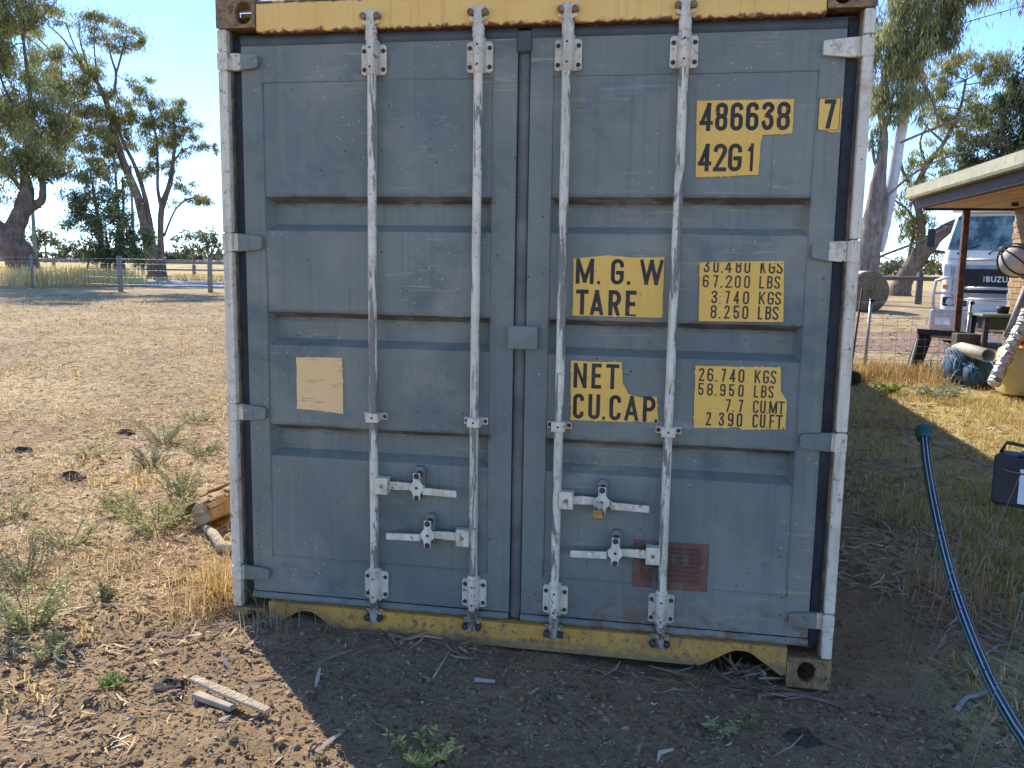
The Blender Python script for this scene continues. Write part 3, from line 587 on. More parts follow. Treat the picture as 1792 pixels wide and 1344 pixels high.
for a0, a1, r in ((.3, 1.1, .082), (1.2, 1.9, .085), (-.9, -.2, .082), (2.9, 3.6, .075), (4.2, 4.9, .08), (3.5, 3.9, .06)):
    for k in range(9):
        a = random.uniform(a0, a1); rr = r+random.uniform(-.02, .012); x = -.335+rr*math.cos(a)*.95; z = 2.045+rr*math.sin(a); L = random.uniform(.006, .03); h = random.uniform(.0006, .002)
        b.add([(x-L/2, YP-.006, z-.004), (x+L/2, YP-.006, z), (x+L/2, YP-.006, z+h), (x-L/2, YP-.006, z+h-.004)], [(0, 1, 2, 3)])
for k in range(70):
    x = random.choice([random.uniform(-1.0, -.1), random.uniform(.1, 1.0)]); z = random.uniform(.4, 2.2)
    if any(lo-.01 < z < hi+.01 for lo, hi in ((1.70, 1.835), (1.24, 1.375), (.777, .910))): continue
    if x > 0: continue
    L = random.uniform(.003, .02); h = random.uniform(.0006, .0016); s = random.uniform(-1, 1)
    b.add([(x, YP-.006, z), (x+L*s, YP-.006, z+L*(1-abs(s))), (x+L*s+h, YP-.006, z+L*(1-abs(s))), (x+h, YP-.006, z)], [(0, 1, 2, 3)])
b.build('scuff_marks', SCUFF, dL, 0, fix=False)['kind'] = 'stuff'
# straw, web and dirt caught under the upper lips of the recesses
def recess_debris(door, xa, xb):
    b = MB()
    for hi, lo in ((1.835, 1.70), (1.375, 1.24), (.910, .777)):
        for k in range(70):
            corner = random.random() < .35
            x = random.choice([xa+.03+abs(random.gauss(0, .03)), xb-.03-abs(random.gauss(0, .03))]) if corner else random.uniform(xa+.03, xb-.06)
            z = (random.uniform(lo+.03, hi-.03) if corner else hi-.024-abs(random.gauss(0, .006))); L = random.uniform(.006, .03); a = random.gauss(0, .5) if not corner else random.uniform(0, 3.1)
            y0 = YR-random.uniform(.002, .02); dx, dz = L*math.cos(a), L*math.sin(a)*.6; h = random.uniform(.0005, .0014)
            b.add([(x, y0, z), (x+dx, y0-random.uniform(0, .006), z+dz), (x+dx, y0-.002, z+dz+h), (x, y0, z+h)], [(0, 1, 2, 3)], random.randint(0, 1))
    b.build('caught_debris', [plain('straw_debris', (.42, .26, .12), .9), plain('dark_debris', (.10, .065, .04), .9)] if 'straw_debris' not in bpy.data.materials else [bpy.data.materials['straw_debris'], bpy.data.materials['dark_debris']], door, 0, fix=False)['kind'] = 'stuff'
recess_debris(dL, -1.05, -.12); recess_debris(dR, .105, 1.047)
# padlock on the right upper handle
pk = thing('padlock', (.325, -.045, .63), 'small brass padlock hanging from the upper handle catch of the right door', 'padlock')
MB().box(.306, .344, -.058, -.040, .624, .660).build('lock_body', BRASS, pk, .004, bseg=2)
arc = [(.325+.013*math.cos(a), -.049, .675+.016*math.sin(a)) for a in np.linspace(0, math.pi, 9)]
MB().tube([(.338, -.049, .655)]+arc+[(.312, -.049, .655)], .0032, 8).build('shackle', STEEL, pk)

# ------------------------------------------------------------------ ground
def axis(lo, d0, d1, step, hi, g=1.13):
    a = list(np.arange(d0, d1, step)); s = step; x = a[-1]
    while x < hi: s *= g; x += s; a.append(x)
    s = step; x = d0; b = []
    while x > lo: s *= g; x -= s; b.append(x)
    return np.array(b[::-1]+a)
def numesh(name, V, F4, mats, colors=None, smooth=False, cname='Col'):
    V = np.asarray(V, np.float32); F4 = np.asarray(F4, np.int32); k = F4.shape[1]
    me = bpy.data.meshes.new(name); me.vertices.add(len(V)); me.vertices.foreach_set('co', V.ravel())
    me.loops.add(F4.size); me.loops.foreach_set('vertex_index', F4.ravel()); me.polygons.add(len(F4))
    me.polygons.foreach_set('loop_start', np.arange(0, F4.size, k, dtype=np.int32)); me.polygons.foreach_set('loop_total', np.full(len(F4), k, np.int32))
    if smooth: me.polygons.foreach_set('use_smooth', np.ones(len(F4), bool))
    for m in (mats if isinstance(mats, (list, tuple)) else [mats]): me.materials.append(m)
    me.update(calc_edges=True)
    if colors is not None:
        a = me.color_attributes.new(cname, 'FLOAT_COLOR', 'POINT'); c = np.ones((len(V), 4), np.float32); c[:, :colors.shape[1]] = colors; a.data.foreach_set('color', c.ravel())
    me.validate(); return me
def bare(x, y):                                # bare dug soil round the container's door end and down its right side
    n = (fbm(x*1.3, y*1.3, 21, 4)-.47)
    front = ss(.35, -.05, y+n*1.0)*ss(-2.1, -1.0, x+n*1.8-.35*y) 
    side = ss(2.15, 1.7, x+n*.9-ss(3, -1, y)*.1)*ss(1.0, 1.1, x)*ss(5.5, 3.0, y+n*3)
    lf = ss(-.0, -.75, y+n*1.4)*ss(-3.4, -1.3, x+n*2.4)*.65
    return np.clip(np.maximum(np.maximum(front, side), lf), 0, 1)
def green(x, y):
    n = (fbm(x*1.1, y*1.1, 31, 4)-.47)
    return ss(1.6, 2.1, x+n*1.2)*ss(10.5, 8.5, y+n*2)*ss(-.6, .5, y+n*2)
def ground_material():
    t = NT('dry_paddock_ground'); a = t.n('ShaderNodeSeparateColor'); t.put(a.inputs[0], t.attr('Col'))
    fine = t.noise(46, 5, rough=.75); mid = t.noise(9, 5, rough=.65); big = t.noise(.9, 4)
    straw = t.mix(t.ramp(fine, .36, .66), (.12, .072, .036), (.62, .45, .235))
    fib = t.noise(1, 5, t.map((60, 16, 20)), .7, 1.5); straw = t.mix(t.ramp(fib, .5, .68, 0, .8), straw, (.80, .63, .38))
    straw = t.mix(t.ramp(mid, .5, .72, 0, .8), straw, (.17, .10, .05))
    straw = t.mix(t.ramp(big, .46, .66, 0, .6), straw, (.30, .20, .11)); straw = t.mix(t.ramp(t.noise(.33, 5, rough=.65), .47, .66, 0, .5), straw, (.66, .49, .25)); straw = t.mix(t.ramp(t.noise(.9, 6, t.map((1, .5, 1)), .7), .52, .66, 0, .6), straw, (.27, .185, .105))
    soil = t.mix(t.ramp(fine, .3, .7), (.20, .130, .068), (.40, .272, .145))
    soil = t.mix(t.ramp(mid, .48, .75, 0, .6), soil, (.44, .30, .16))
    soil = t.mix(t.math('MULTIPLY', t.ramp(t.vor(60), .16, .1), t.ramp(t.noise(8, 2), .5, .6)), soil, (.24, .20, .16))
    gr = t.mix(t.ramp(fine, .35, .65), (.28, .24, .09), (.56, .42, .19)); gr = t.mix(t.ramp(mid, .45, .7), gr, (.60, .44, .20))
    field = t.mix(t.ramp(t.noise(.25, 5), .35, .65), (.42, .29, .11), (.52, .40, .19))
    c = t.mix(a.outputs[0], straw, soil); c = t.mix(a.outputs[1], c, gr); c = t.mix(a.outputs[2], c, field)
    h = t.math('ADD', t.math('MULTIPLY', fine, .8), t.math('MULTIPLY', mid, 1.2))
    return t.bsdf(c, .95, 0, t.bump(h, .9, .02), .1)
GM = ground_material()
xs = axis(-900, -3.6, 3.9, .035, 900); ys = axis(-60, -1.7, 3.2, .035, 1500)
X, Y = np.meshgrid(xs, ys); Xr, Yr = X.ravel(), Y.ravel()
V = np.stack([Xr, Yr, gz(Xr, Yr)], 1); nx_, ny_ = len(xs), len(ys)
i = np.arange((ny_-1)*(nx_-1)); r_ = i//(nx_-1); c_ = i % (nx_-1); b0 = r_*nx_+c_
F = np.stack([b0, b0+1, b0+nx_+1, b0+nx_], 1)
dist = np.hypot(Xr-.56, Yr+3.28)
Z = np.stack([np.maximum(bare(Xr, Yr), .7*ss(.50, .62, fbm(Xr*.42+7, Yr*.30, 71, 4))*ss(-1.2, -1.6, Xr)*ss(60, 35, dist)), green(Xr, Yr), ss(52, 70, dist)*np.where(Xr > 0, ss(34, 44, dist), 1)], 1)
g_ = link_mesh('ground', numesh('ground', V, F, GM, Z, True)); tag(g_, kind='structure')
def ground_sheet(name, quad, mat, nx=24, ny=10, lift=.02):   # a strip that follows the land, corners in plan
    q = [np.array(p[:2], float) for p in quad]; V = []
    for j in range(ny+1):
        for i in range(nx+1):
            s, t = i/nx, j/ny; p = (q[0]*(1-s)+q[1]*s)*(1-t)+(q[3]*(1-s)+q[2]*s)*t; V.append((p[0], p[1], float(gz0(p[0], p[1]))+lift))
    F = [(j*(nx+1)+i, j*(nx+1)+i+1, (j+1)*(nx+1)+i+1, (j+1)*(nx+1)+i) for j in range(ny) for i in range(nx)]
    return tag(link_mesh(name, numesh(name, np.array(V), np.array(F), mat)), kind='structure')
def gravel(name, c0, c1, sc=3):
    t = NT(name); n = t.noise(sc, 5, rough=.7); return t.bsdf(t.mix(t.ramp(n, .3, .7), c0, c1), .9, 0, t.bump(n, .4, .02), .15)
DRV = gravel('pale_gravel', (.30, .29, .28), (.42, .41, .39)); ROADM = gravel('pale_road', (.50, .47, .44), (.62, .58, .54), 1)
RED = gravel('red_brown_gravel', (.20, .12, .085), (.30, .195, .14), 6)
ground_sheet('gravel_drive', [gpt(180, 501.5), gpt(520, 503), gpt(500, 483), gpt(205, 483)], DRV)
ground_sheet('road', [at(-60, 480, 58), at(520, 480, 64), at(520, 470, 73), at(-60, 470, 67)], ROADM)
ground_sheet('gravel_track', [at(1440, 570, 18.6), at(1800, 575, 19.5), at(1800, 560, 25), at(1440, 560, 23.5)], RED, 20, 10, .012)

# ------------------------------------------------------------------ loose ground cover
def attr_mat(name, rough=.85, transl=0.0, gain=1.0):
    t = NT(name); c = t.attr('Col')
    b = t.n('ShaderNodeBsdfPrincipled'); t.put(b.inputs['Base Color'], c); b.inputs['Roughness'].default_value = rough; b.inputs['Specular IOR Level'].default_value = .2
    if transl:
        tr = t.n('ShaderNodeBsdfTranslucent'); t.put(tr.inputs[0], c); mx = t.n('ShaderNodeMixShader'); mx.inputs[0].default_value = transl
        t.nt.links.new(b.outputs[0], mx.inputs[1]); t.nt.links.new(tr.outputs[0], mx.inputs[2]); t.nt.links.new(mx.outputs[0], t.out.inputs[0])
    else: t.nt.links.new(b.outputs[0], t.out.inputs[0])
    return t.mat
LIT = attr_mat('dry_litter'); LEAF = attr_mat('leaf_blades', .55, .5); GRASS = attr_mat('grass_blades', .7, .5)
def palette(n, cols, jit=.18):
    cols = np.array(cols, float); c = cols[RS.randint(0, len(cols), n)]*(1+RS.uniform(-jit, jit, (n, 1))); return c
def ribbons(P, yaw, L, W, C, pitch=None, bend=None, lift=.004, twist=None):
    """flat curved strips: 3 stations, 2 quads each"""
    n = len(P); pitch = RS.normal(0, .18, n) if pitch is None else pitch; bend = RS.normal(0, .5, n) if bend is None else bend
    d = np.stack([np.cos(yaw)*np.cos(pitch), np.sin(yaw)*np.cos(pitch), np.sin(pitch)], 1)
    sdir = np.stack([-np.sin(yaw), np.cos(yaw), np.zeros(n)], 1); tw = RS.normal(0, .5, n) if twist is None else twist
    side = sdir*np.cos(tw)[:, None] + np.array([0, 0, 1.])*np.sin(tw)[:, None]
    Lh = (L/2)[:, None]; Wc = W[:, None]/2
    a = P-d*Lh; m = P+sdir*(bend*L*.25)[:, None]; e = P+d*Lh
    m[:, 2] += np.abs(bend)*L*.06; zz = lift+np.abs(np.sin(pitch))*L/2*.8
    for q in (a, m, e): q[:, 2] += zz
    V = np.stack([a-side*Wc*.5, a+side*Wc*.5, m-side*Wc, m+side*Wc, e-side*Wc*.3, e+side*Wc*.3], 1).reshape(-1, 3)
    b = np.arange(n)*6; F = np.concatenate([np.stack([b, b+1, b+3, b+2], 1), np.stack([b+2, b+3, b+5, b+4], 1)])
    return V, F, np.repeat(C, 6, 0)
def sector(n, az0, az1, d0, d1, p=1.0):        # spread over a wedge of land, thinning with distance
    az = np.radians(RS.uniform(az0, az1, n)); u = RS.rand(n); d = d0*(d1/d0)**(u**p)
    return CAM[0]+np.sin(az)*d, CAM[1]+np.cos(az)*d, d
def clear_of_container(x, y, m=0.0): return ~((np.abs(x) < 1.22+m) & (y > -.0-m) & (y < 12.25))
def litter(name, label, cat, parts, mat=LIT):
    Vs, Fs, Cs, o = [], [], [], 0
    for V, F, C in parts: Vs.append(V); Fs.append(F+o); Cs.append(C); o += len(V)
    ob = link_mesh(name, numesh(name, np.concatenate(Vs), np.concatenate(Fs), mat, np.concatenate(Cs)))
    return tag(ob, label, cat, None, 'stuff')
STRAWC = [(.60, .43, .22), (.48, .33, .16), (.66, .51, .31), (.36, .22, .105), (.28, .16, .08), (.52, .35, .16), (.20, .115, .06)]
BARKC = [(.30, .17, .105), (.24, .13, .085), (.40, .25, .16), (.19, .12, .085), (.34, .27, .20), (.45, .36, .27)]
GREYC = [(.42, .33, .23), (.52, .41, .29), (.32, .25, .17), (.24, .17, .11)]
# left paddock: straw, leaves and chips
x, y, d = sector(110000, -47, 3, 2.35, 32, .75); k = clear_of_container(x, y, .02) & (bare(x, y) < .15+RS.rand(len(x))*.55) & (x < 1.2); x, y, d = x[k], y[k], d[k]
n = len(x); s = 1+d*.05
p1_ = ribbons(np.stack([x, y, gz(x, y)], 1), RS.uniform(0, 6.28, n), RS.lognormal(-3.15, .5, n)*s, RS.uniform(.0015, .006, n)*s, palette(n, STRAWC))
x, y, d = sector(7000, -47, 0, 2.35, 16, .8); k = clear_of_container(x, y, .03) & (x < -1.0); x, y, d = x[k], y[k], d[k]; n = len(x)
p2_ = ribbons(np.stack([x, y, gz(x, y)], 1), RS.uniform(0, 6.28, n), RS.uniform(.03, .09, n), RS.uniform(.004, .012, n), palette(n, BARKC[3:]+STRAWC+STRAWC))
litter('straw_litter', 'dry straw and gum leaf litter covering the sunlit paddock left of the container', 'leaf litter', [p1_, p2_])
# shaded soil in front: sparse twigs, chips
def patch(n, x0, x1, y0, y1): return RS.uniform(x0, x1, n), RS.uniform(y0, y1, n)
parts = []
x, y = patch(1700, -1.6, 2.6, -1.5, -.02); n = len(x); parts.append(ribbons(np.stack([x, y, gz(x, y)], 1), RS.uniform(0, 6.28, n), RS.lognormal(-3.7, .55, n), RS.uniform(.0012, .0035, n), palette(n, GREYC+BARKC[:4])))
x, y = patch(5200, -1.5, 2.6, -1.5, -.02); n = len(x); parts.append(ribbons(np.stack([x, y, gz(x, y)], 1), RS.uniform(0, 6.28, n), RS.uniform(.006, .02, n), RS.uniform(.003, .009, n), palette(n, GREYC+BARKC)))
x, y = patch(150, -1.3, 2.4, -1.4, -.03); n = len(x); parts.append(ribbons(np.stack([x, y, gz(x, y)], 1), RS.uniform(0, 6.28, n), RS.uniform(.05, .16, n), RS.uniform(.006, .018, n), palette(n, BARKC)))
for (x0, x1, m) in ((-.62, -.1, 40), (-.15, .35, 16), (.28, .45, 14), (.55, .75, 12), (.75, 1.04, 30), (1.0, 1.25, 8), (-1.05, -.5, 10)):   # drift of bark along the sill
    x = RS.uniform(x0, x1, m); y = -.03-np.abs(RS.normal(0, .045, m)); parts.append(ribbons(np.stack([x, y, gz(x, y)], 1), RS.normal(0, .5, m), RS.uniform(.05, .18, m), RS.uniform(.003, .012, m), palette(m, BARKC[:4])))
m = 60; x = .885+RS.normal(0, .07, m); y = RS.uniform(.0, .12, m); parts.append(ribbons(np.stack([x, y, gz(x, y)+.01], 1), RS.uniform(0, 6, m), RS.uniform(.05, .14, m), RS.uniform(.006, .016, m), palette(m, BARKC)))
litter('twig_litter', 'twigs, bark curls and chips strewn on the shaded soil below the doors', 'twig litter', parts)
# right: bark and leaves under the hose, scattered sticks
parts = []
x = RS.normal(2.05, .30, 1900); y = RS.uniform(-1.3, 4.5, 1900); k = x > 1.62+.1*y.clip(0, 2); x, y = x[k], y[k]; n = len(x)
parts.append(ribbons(np.stack([x, y, gz(x, y)], 1), RS.normal(1.9, .8, n), RS.uniform(.04, .20, n), RS.uniform(.003, .012, n), palette(n, BARKC+GREYC)))
x, y, d = sector(9000, 8, 33, 4.5, 30, .9); k = clear_of_container(x, y, .05) & (x > 1.4); x, y, d = x[k], y[k], d[k]; n = len(x)
parts.append(ribbons(np.stack([x, y, gz(x, y)], 1), RS.uniform(0, 6.28, n), RS.uniform(.04, .14, n)*(1+d*.04), RS.uniform(.004, .012, n)*(1+d*.06), palette(n, STRAWC+GREYC)))
litter('bark_litter', 'shed bark strips and dead leaves under the grass right of the container', 'bark litter', parts)
# soil crumbs and clods
def crumbs(n, xy, rmin, rmax, cols):
    x, y = xy; n = len(x); base = np.array([(1, 0, 0), (-.5, .87, 0), (-.5, -.87, 0), (0, 0, .8), (.55, .4, .45), (-.6, .1, .5)])
    r = np.exp(RS.uniform(math.log(rmin), math.log(rmax), n)); a = RS.uniform(0, 6.28, n); B = base[None]*RS.uniform(.6, 1.25, (n, 6, 3))
    V = np.stack([B[:, :, 0]*np.cos(a)[:, None]-B[:, :, 1]*np.sin(a)[:, None], B[:, :, 0]*np.sin(a)[:, None]+B[:, :, 1]*np.cos(a)[:, None], B[:, :, 2]], 2)*r[:, None, None]
    V += np.stack([x, y, gz(x, y)-r*.15], 1)[:, None]
    f = np.array([(0, 4, 3), (0, 1, 4), (1, 5, 4), (4, 5, 3), (1, 2, 5), (2, 3, 5), (2, 0, 3), (0, 2, 1)]); F = (np.arange(n)[:, None, None]*6+f[None]).reshape(-1, 3)
    return V.reshape(-1, 3), F, np.repeat(palette(n, cols), 6, 0)
SOILC = [(.22, .135, .075), (.28, .18, .10), (.34, .215, .12), (.16, .10, .058)]
x, y = patch(2200, -2.8, 2.4, -1.6, .1); k = (bare(x, y) > RS.rand(len(x))*.6) & clear_of_container(x, y, .02); d_ = crumbs(0, (x[k], y[k]), .010, .028, SOILC)
x, y = patch(30000, -2.6, 2.5, -1.6, .0); k = (bare(x, y) > RS.rand(len(x))*.8); a_ = crumbs(0, (x[k], y[k]), .0025, .011, SOILC)
x, y = patch(5000, 1.24, 2.3, 0, 4); k = (bare(x, y) > RS.rand(len(x))); b_ = crumbs(0, (x[k], y[k]), .003, .012, SOILC)
x, y, d = sector(2500, -46, -10, 2.4, 12, .9); k = clear_of_container(x, y, .03) & (x < -1.25); c_ = crumbs(0, (x[k], y[k]), .006, .024, SOILC+[(.36, .25, .14), (.42, .30, .17)])
litter('soil_crumbs', 'loose brown soil crumbs and small clods on the bare ground', 'soil', [a_, b_, c_, d_])
# grass
def blades(x, y, h, W, cols, lean=.45, z=None):
    n = len(x); yaw = RS.uniform(0, 6.28, n); ln = np.abs(RS.normal(0, lean, n)); z = gz(x, y) if z is None else z
    P = np.stack([x, y, z-.005], 1); d = np.stack([np.cos(yaw), np.sin(yaw), np.zeros(n)], 1); side = np.stack([-np.sin(yaw), np.cos(yaw), np.zeros(n)], 1)*W[:, None]/2
    m = P+d*(h*ln*.35)[:, None]; m[:, 2] += h*.6; e = P+d*(h*ln*1.1)[:, None]; e[:, 2] += h*np.clip(1-ln*.35, .25, 1)
    V = np.stack([P-side, P+side, m-side*.8, m+side*.8, e-side*.15, e+side*.15], 1).reshape(-1, 3)
    b = np.arange(n)*6; F = np.concatenate([np.stack([b, b+1, b+3, b+2], 1), np.stack([b+2, b+3, b+5, b+4], 1)])
    return V, F, np.repeat(palette(n, cols), 6, 0)
GREEN = [(.44, .42, .12), (.52, .47, .14), (.60, .49, .18), (.70, .54, .24), (.76, .60, .28), (.78, .60, .32), (.62, .46, .24), (.36, .37, .10)]
DRY = [(.62, .43, .16), (.54, .35, .12), (.68, .52, .24), (.44, .26, .10)]
parts = []
x = RS.uniform(1.75, 6.5, 60000); y = RS.uniform(-.2, 10.2, 60000); cl = fbm(x*1.7, y*1.7, 40, 3); k = (green(x, y) > .3+RS.rand(len(x))*.4) & (cl > .42); x, y = x[k], y[k]; n = len(x)
parts.append(blades(x, y, RS.uniform(.025, .075, n)*(.6+fbm(x*1.5, y*1.5, 41, 2)*1.5), RS.uniform(.004, .008, n), GREEN, .8))
for (cx, cy, r, m) in ((2.55, 1.55, .35, 3200), (3.1, 2.2, .4, 2600), (2.3, 2.6, .35, 1800), (3.0, 3.2, .4, 2000)):
    x = RS.normal(cx, r*.5, m); y = RS.normal(cy, r*.6, m); parts.append(blades(x, y, RS.uniform(.04, .13, m), RS.uniform(.004, .008, m), GREEN, .9))
litter('green_grass', 'short green and yellowing grass right of the container', 'grass', parts, GRASS)
parts = []
def tuft(cx, cy, r, m, h0, h1, lean=.5, cols=DRY, w=.003):
    x = RS.normal(cx, r, m); y = RS.normal(cy, r, m); parts.append(blades(x, y, RS.uniform(h0, h1, m), RS.uniform(w*.6, w*1.3, m), cols, lean))
tuft(-1.33, .14, .06, 200, .10, .26, .8); tuft(-1.40, .26, .09, 240, .10, .24, .9); tuft(-1.45, -.02, .08, 120, .06, .16, 1.1); tuft(-.98, -.06, .05, 40, .06, .17, .7, [(.38, .31, .2)]); tuft(-.78, -.06, .03, 22, .06, .16, .6, [(.38, .31, .2)]); tuft(-1.05, -.16, .05, 26, .08, .16, .9, [(.45, .36, .22)])
for _ in range(90):                                            # along the mesh fence and junk
    tuft(RS.uniform(2.0, 7.0), RS.normal(10.3, .35), .13, 120, .10, .34, .6, DRY+[(.36, .2, .09)], .006)
for _ in range(34): tuft(RS.uniform(2.4, 6.5), RS.uniform(5.5, 9.8), .22, 110, .05, .14, .8, DRY+[(.30, .28, .09)], .006)
tuft(1.95, 1.2, .13, 110, .08, .22, .7, [(.46, .29, .15), (.56, .38, .2)], .007); tuft(2.05, 1.0, .12, 80, .08, .20, .8, [(.46, .29, .15)], .007)
for _ in range(170):
    a_ = math.radians(RS.uniform(-45, -8)); d_ = 3*(26/3)**RS.rand(); X_, Y_ = CAM[0]+math.sin(a_)*d_, CAM[1]+math.cos(a_)*d_
    if X_ < -1.5: tuft(X_, Y_, .03+.008*d_, 34, .02+.001*d_, .07+.003*d_, 1.0, DRY+[(.5, .46, .2)], .003+.0006*d_)
litter('dry_grass', 'straw coloured dry grass tufts by the container corner and along the mesh fence', 'dry grass', parts, GRASS)
parts = []                                                     # pale stubble standing in the paddock
x, y, d = sector(64000, -47, 2, 2.4, 30, .8); cl = fbm(x*.9, y*.9, 61, 3); k = clear_of_container(x, y, .03) & (x < -1.25) & (bare(x, y) < .4) & (cl > .40+RS.rand(len(x))*.12); x, y, d = x[k], y[k], d[k]; n = len(x)
parts.append(blades(x, y, RS.uniform(.012, .05, n)*(1+d*.03), RS.uniform(.0015, .0035, n)*(1+d*.07), [(.74, .58, .32), (.66, .49, .24), (.80, .66, .42), (.52, .42, .20)], 1.1))
litter('straw_stubble', 'short pale stubble and dry stalks standing in the paddock left of the container', 'stubble', parts, GRASS)
parts = []
for _ in range(420):                                           # tall golden roadside grass behind the left fence
    p = at(RS.uniform(-20, 230), 480, RS.uniform(41, 55)); m = 26; x = RS.normal(p[0], .5, m); y = RS.normal(p[1], .5, m)
    parts.append(blades(x, y, RS.uniform(.25, .95, m)*(1 if RS.rand() < .6 else .5), RS.uniform(.02, .04, m), [(.86, .62, .24), (.80, .54, .18), (.88, .70, .34)], .35, gz0(x, y)))
for _ in range(120):
    p = at(RS.uniform(300, 420), 480, RS.uniform(50, 58)); m = 16; x = RS.normal(p[0], .5, m); y = RS.normal(p[1], .5, m)
    parts.append(blades(x, y, RS.uniform(.15, .45, m), RS.uniform(.02, .04, m), [(.60, .42, .16), (.5, .4, .16)], .35, gz0(x, y)))
litter('golden_grass', 'tall golden dry grass beyond the left wire fence', 'dry grass', parts, GRASS)
# leafy weeds, each a plant
WSTEM = plain('weed_stem', (.22, .20, .10), .7); WLEAF = attr_mat('weed_leaf', .6, .25)
def weed(px, py, h, spread, stems, label, cols, lsize=.022):
    p = gpt(px, py); p[2] = float(gz(p[0], p[1])); t = thing('weed_plant', p, label, 'weed', 'low leafy weeds in the dry paddock')
    st = MB(); P, D = [], []
    for k in range(stems):
        a = RS.uniform(0, 6.28); q = p+np.array([math.cos(a), math.sin(a), 0])*spread*RS.uniform(0, .35); e = p+np.array([math.cos(a)*spread*RS.uniform(.4, 1), math.sin(a)*spread*RS.uniform(.4, 1), h*RS.uniform(.5, 1)])
        q[2] = p[2]-.01; m = (q+e)/2+np.array([0, 0, h*.15]); st.tube([q, m, e], [.003, .0025, .001], 4, caps=False)
        for i in range(30):
            u = RS.uniform(.15, 1); c = q*(1-u)**2+2*m*u*(1-u)+e*u*u; P.append(c); aa = RS.uniform(0, 6.28); D.append((math.cos(aa), math.sin(aa), RS.uniform(-.1, .9)))
    st.build('stem', WSTEM, t); P = np.array(P); D = np.array(D); D /= np.linalg.norm(D, axis=1)[:, None]; n = len(P)
    S = np.cross(D, RS.normal(0, 1, (n, 3))); S /= np.linalg.norm(S, axis=1)[:, None]; L = (RS.uniform(.5, 1.2, n)*lsize*.85)[:, None]; P = P-p
    V = np.stack([P, P+D*L*.5+S*L*.16, P+D*L, P+D*L*.5-S*L*.16], 1).reshape(-1, 3); F = (np.arange(n)*4)[:, None]+np.arange(4)[None]
    link_mesh('foliage', numesh('foliage', V, F, WLEAF, np.repeat(palette(n, cols), 4, 0)), t)
GW = [(.46, .45, .17), (.54, .50, .22), (.60, .52, .26), (.36, .37, .13)]
weed(55, 1105, .24, .22, 34, 'tallest grey-green weed at the left edge of the photo', GW, .034)
weed(45, 1010, .20, .26, 28, 'sparse weed behind the tallest one at the left edge', [(.34, .28, .14), (.24, .24, .12)], .03)
weed(275, 930, .17, .30, 44, 'wide silvery weed nearest the pale log', GW, .030)
weed(225, 900, .13, .24, 28, 'low weed just left of the wide silvery one', GW, .028)
weed(265, 815, .14, .20, 22, 'pale weed in the middle of the straw paddock', [(.36, .34, .2), (.28, .28, .15)], .032)
weed(320, 870, .20, .22, 26, 'tall pale weed between the log and the wide silvery one', [(.44, .42, .22), (.36, .37, .18)], .034)
weed(285, 775, .20, .26, 24, 'feathery pale weed beyond the log in the straw', [(.46, .44, .26), (.36, .38, .2)], .036)
weed(350, 800, .12, .22, 20, 'small weed by the left edge of the container in the straw', [(.36, .32, .15), (.26, .27, .12)], .03)
weed(180, 1060, .09, .07, 10, 'small dark weed in the open left soil', [(.16, .18, .07), (.22, .2, .1)], .026)
weed(195, 1205, .05, .06, 9, 'bright green sprig low on the left soil', [(.26, .34, .09), (.34, .38, .12)], .026)
weed(740, 1325, .07, .14, 13, 'spiky pale green weed at the bottom edge in the shade', [(.50, .48, .16), (.66, .54, .17), (.38, .40, .13)], .035)
weed(1265, 1285, .05, .07, 12, 'small spiky weed in the shaded soil below the right door', [(.40, .42, .2), (.58, .5, .2)], .026)
weed(1310, 1275, .04, .05, 8, 'tiny yellowish weed beside the small spiky one', [(.26, .28, .12), (.36, .34, .13)], .024)
weed(1640, 700, .22, .45, 22, 'silvery prickly weed in the sunny grass before the mesh fence', [(.36, .40, .28), (.28, .33, .18)], .06)
weed(1555, 690, .16, .22, 22, 'bright green clump in the sunny grass right of the container', [(.22, .32, .05), (.3, .38, .08)], .06)
PW_ = [(.50, .46, .20), (.60, .52, .26), (.42, .42, .18)]
weed(120, 955, .12, .22, 20, 'low straggly weed between the clod and the left edge', PW_, .028)
weed(160, 800, .10, .24, 18, 'faint weed patch above the largest clod', PW_, .03)
weed(95, 1150, .10, .14, 14, 'short weed in front of the tallest left one', PW_, .028)
weed(310, 910, .14, .18, 20, 'weed touching the near end of the pale log', PW_, .03)
weed(20, 905, .12, .2, 16, 'yellowish weed cut by the left frame edge', PW_, .03)
weed(340, 735, .12, .26, 18, 'faint weed patch near the container edge in the far straw', PW_, .034)
# dung clods
def clod(px, py, r, label):
    p = gpt(px, py); p[2] = float(gz(p[0], p[1])); b = MB(); n, m = 14, 6; v = []
    for j in range(m+1):
        for i in range(n):
            a = 2*math.pi*i/n; e = math.pi/2*j/m; k = .75+.5*RS.rand(); v.append((p[0]+r*1.3*k*math.cos(a)*math.cos(e), p[1]+r*k*math.sin(a)*math.cos(e), p[2]-.01+r*.75*k*math.sin(e)))
    b.add(v, [(j*n+i, j*n+(i+1) % n, (j+1)*n+(i+1) % n, (j+1)*n+i) for j in range(m) for i in range(n)], 0, False)
    tag(b.build('dung_clod', DUNG), label, 'clod', 'dark clods on the paddock')
DUNG = plain('dark_clod', (.075, .055, .04), .95, 0, .4, 40, .8)
clod(127, 838, .075, 'largest dark clod lying in the straw at left'); clod(220, 757, .06, 'dark clod farther back in the straw'); clod(38, 790, .07, 'flat dark clod near the left edge in the straw'); clod(330, 1000, .05, 'brown clod on the soil left of the container corner')
clod(1400, 1300, .05, 'earthen clod on shaded soil below the right corner casting'); clod(300, 1205, .05, 'crumbly soil clod left of the pale board')

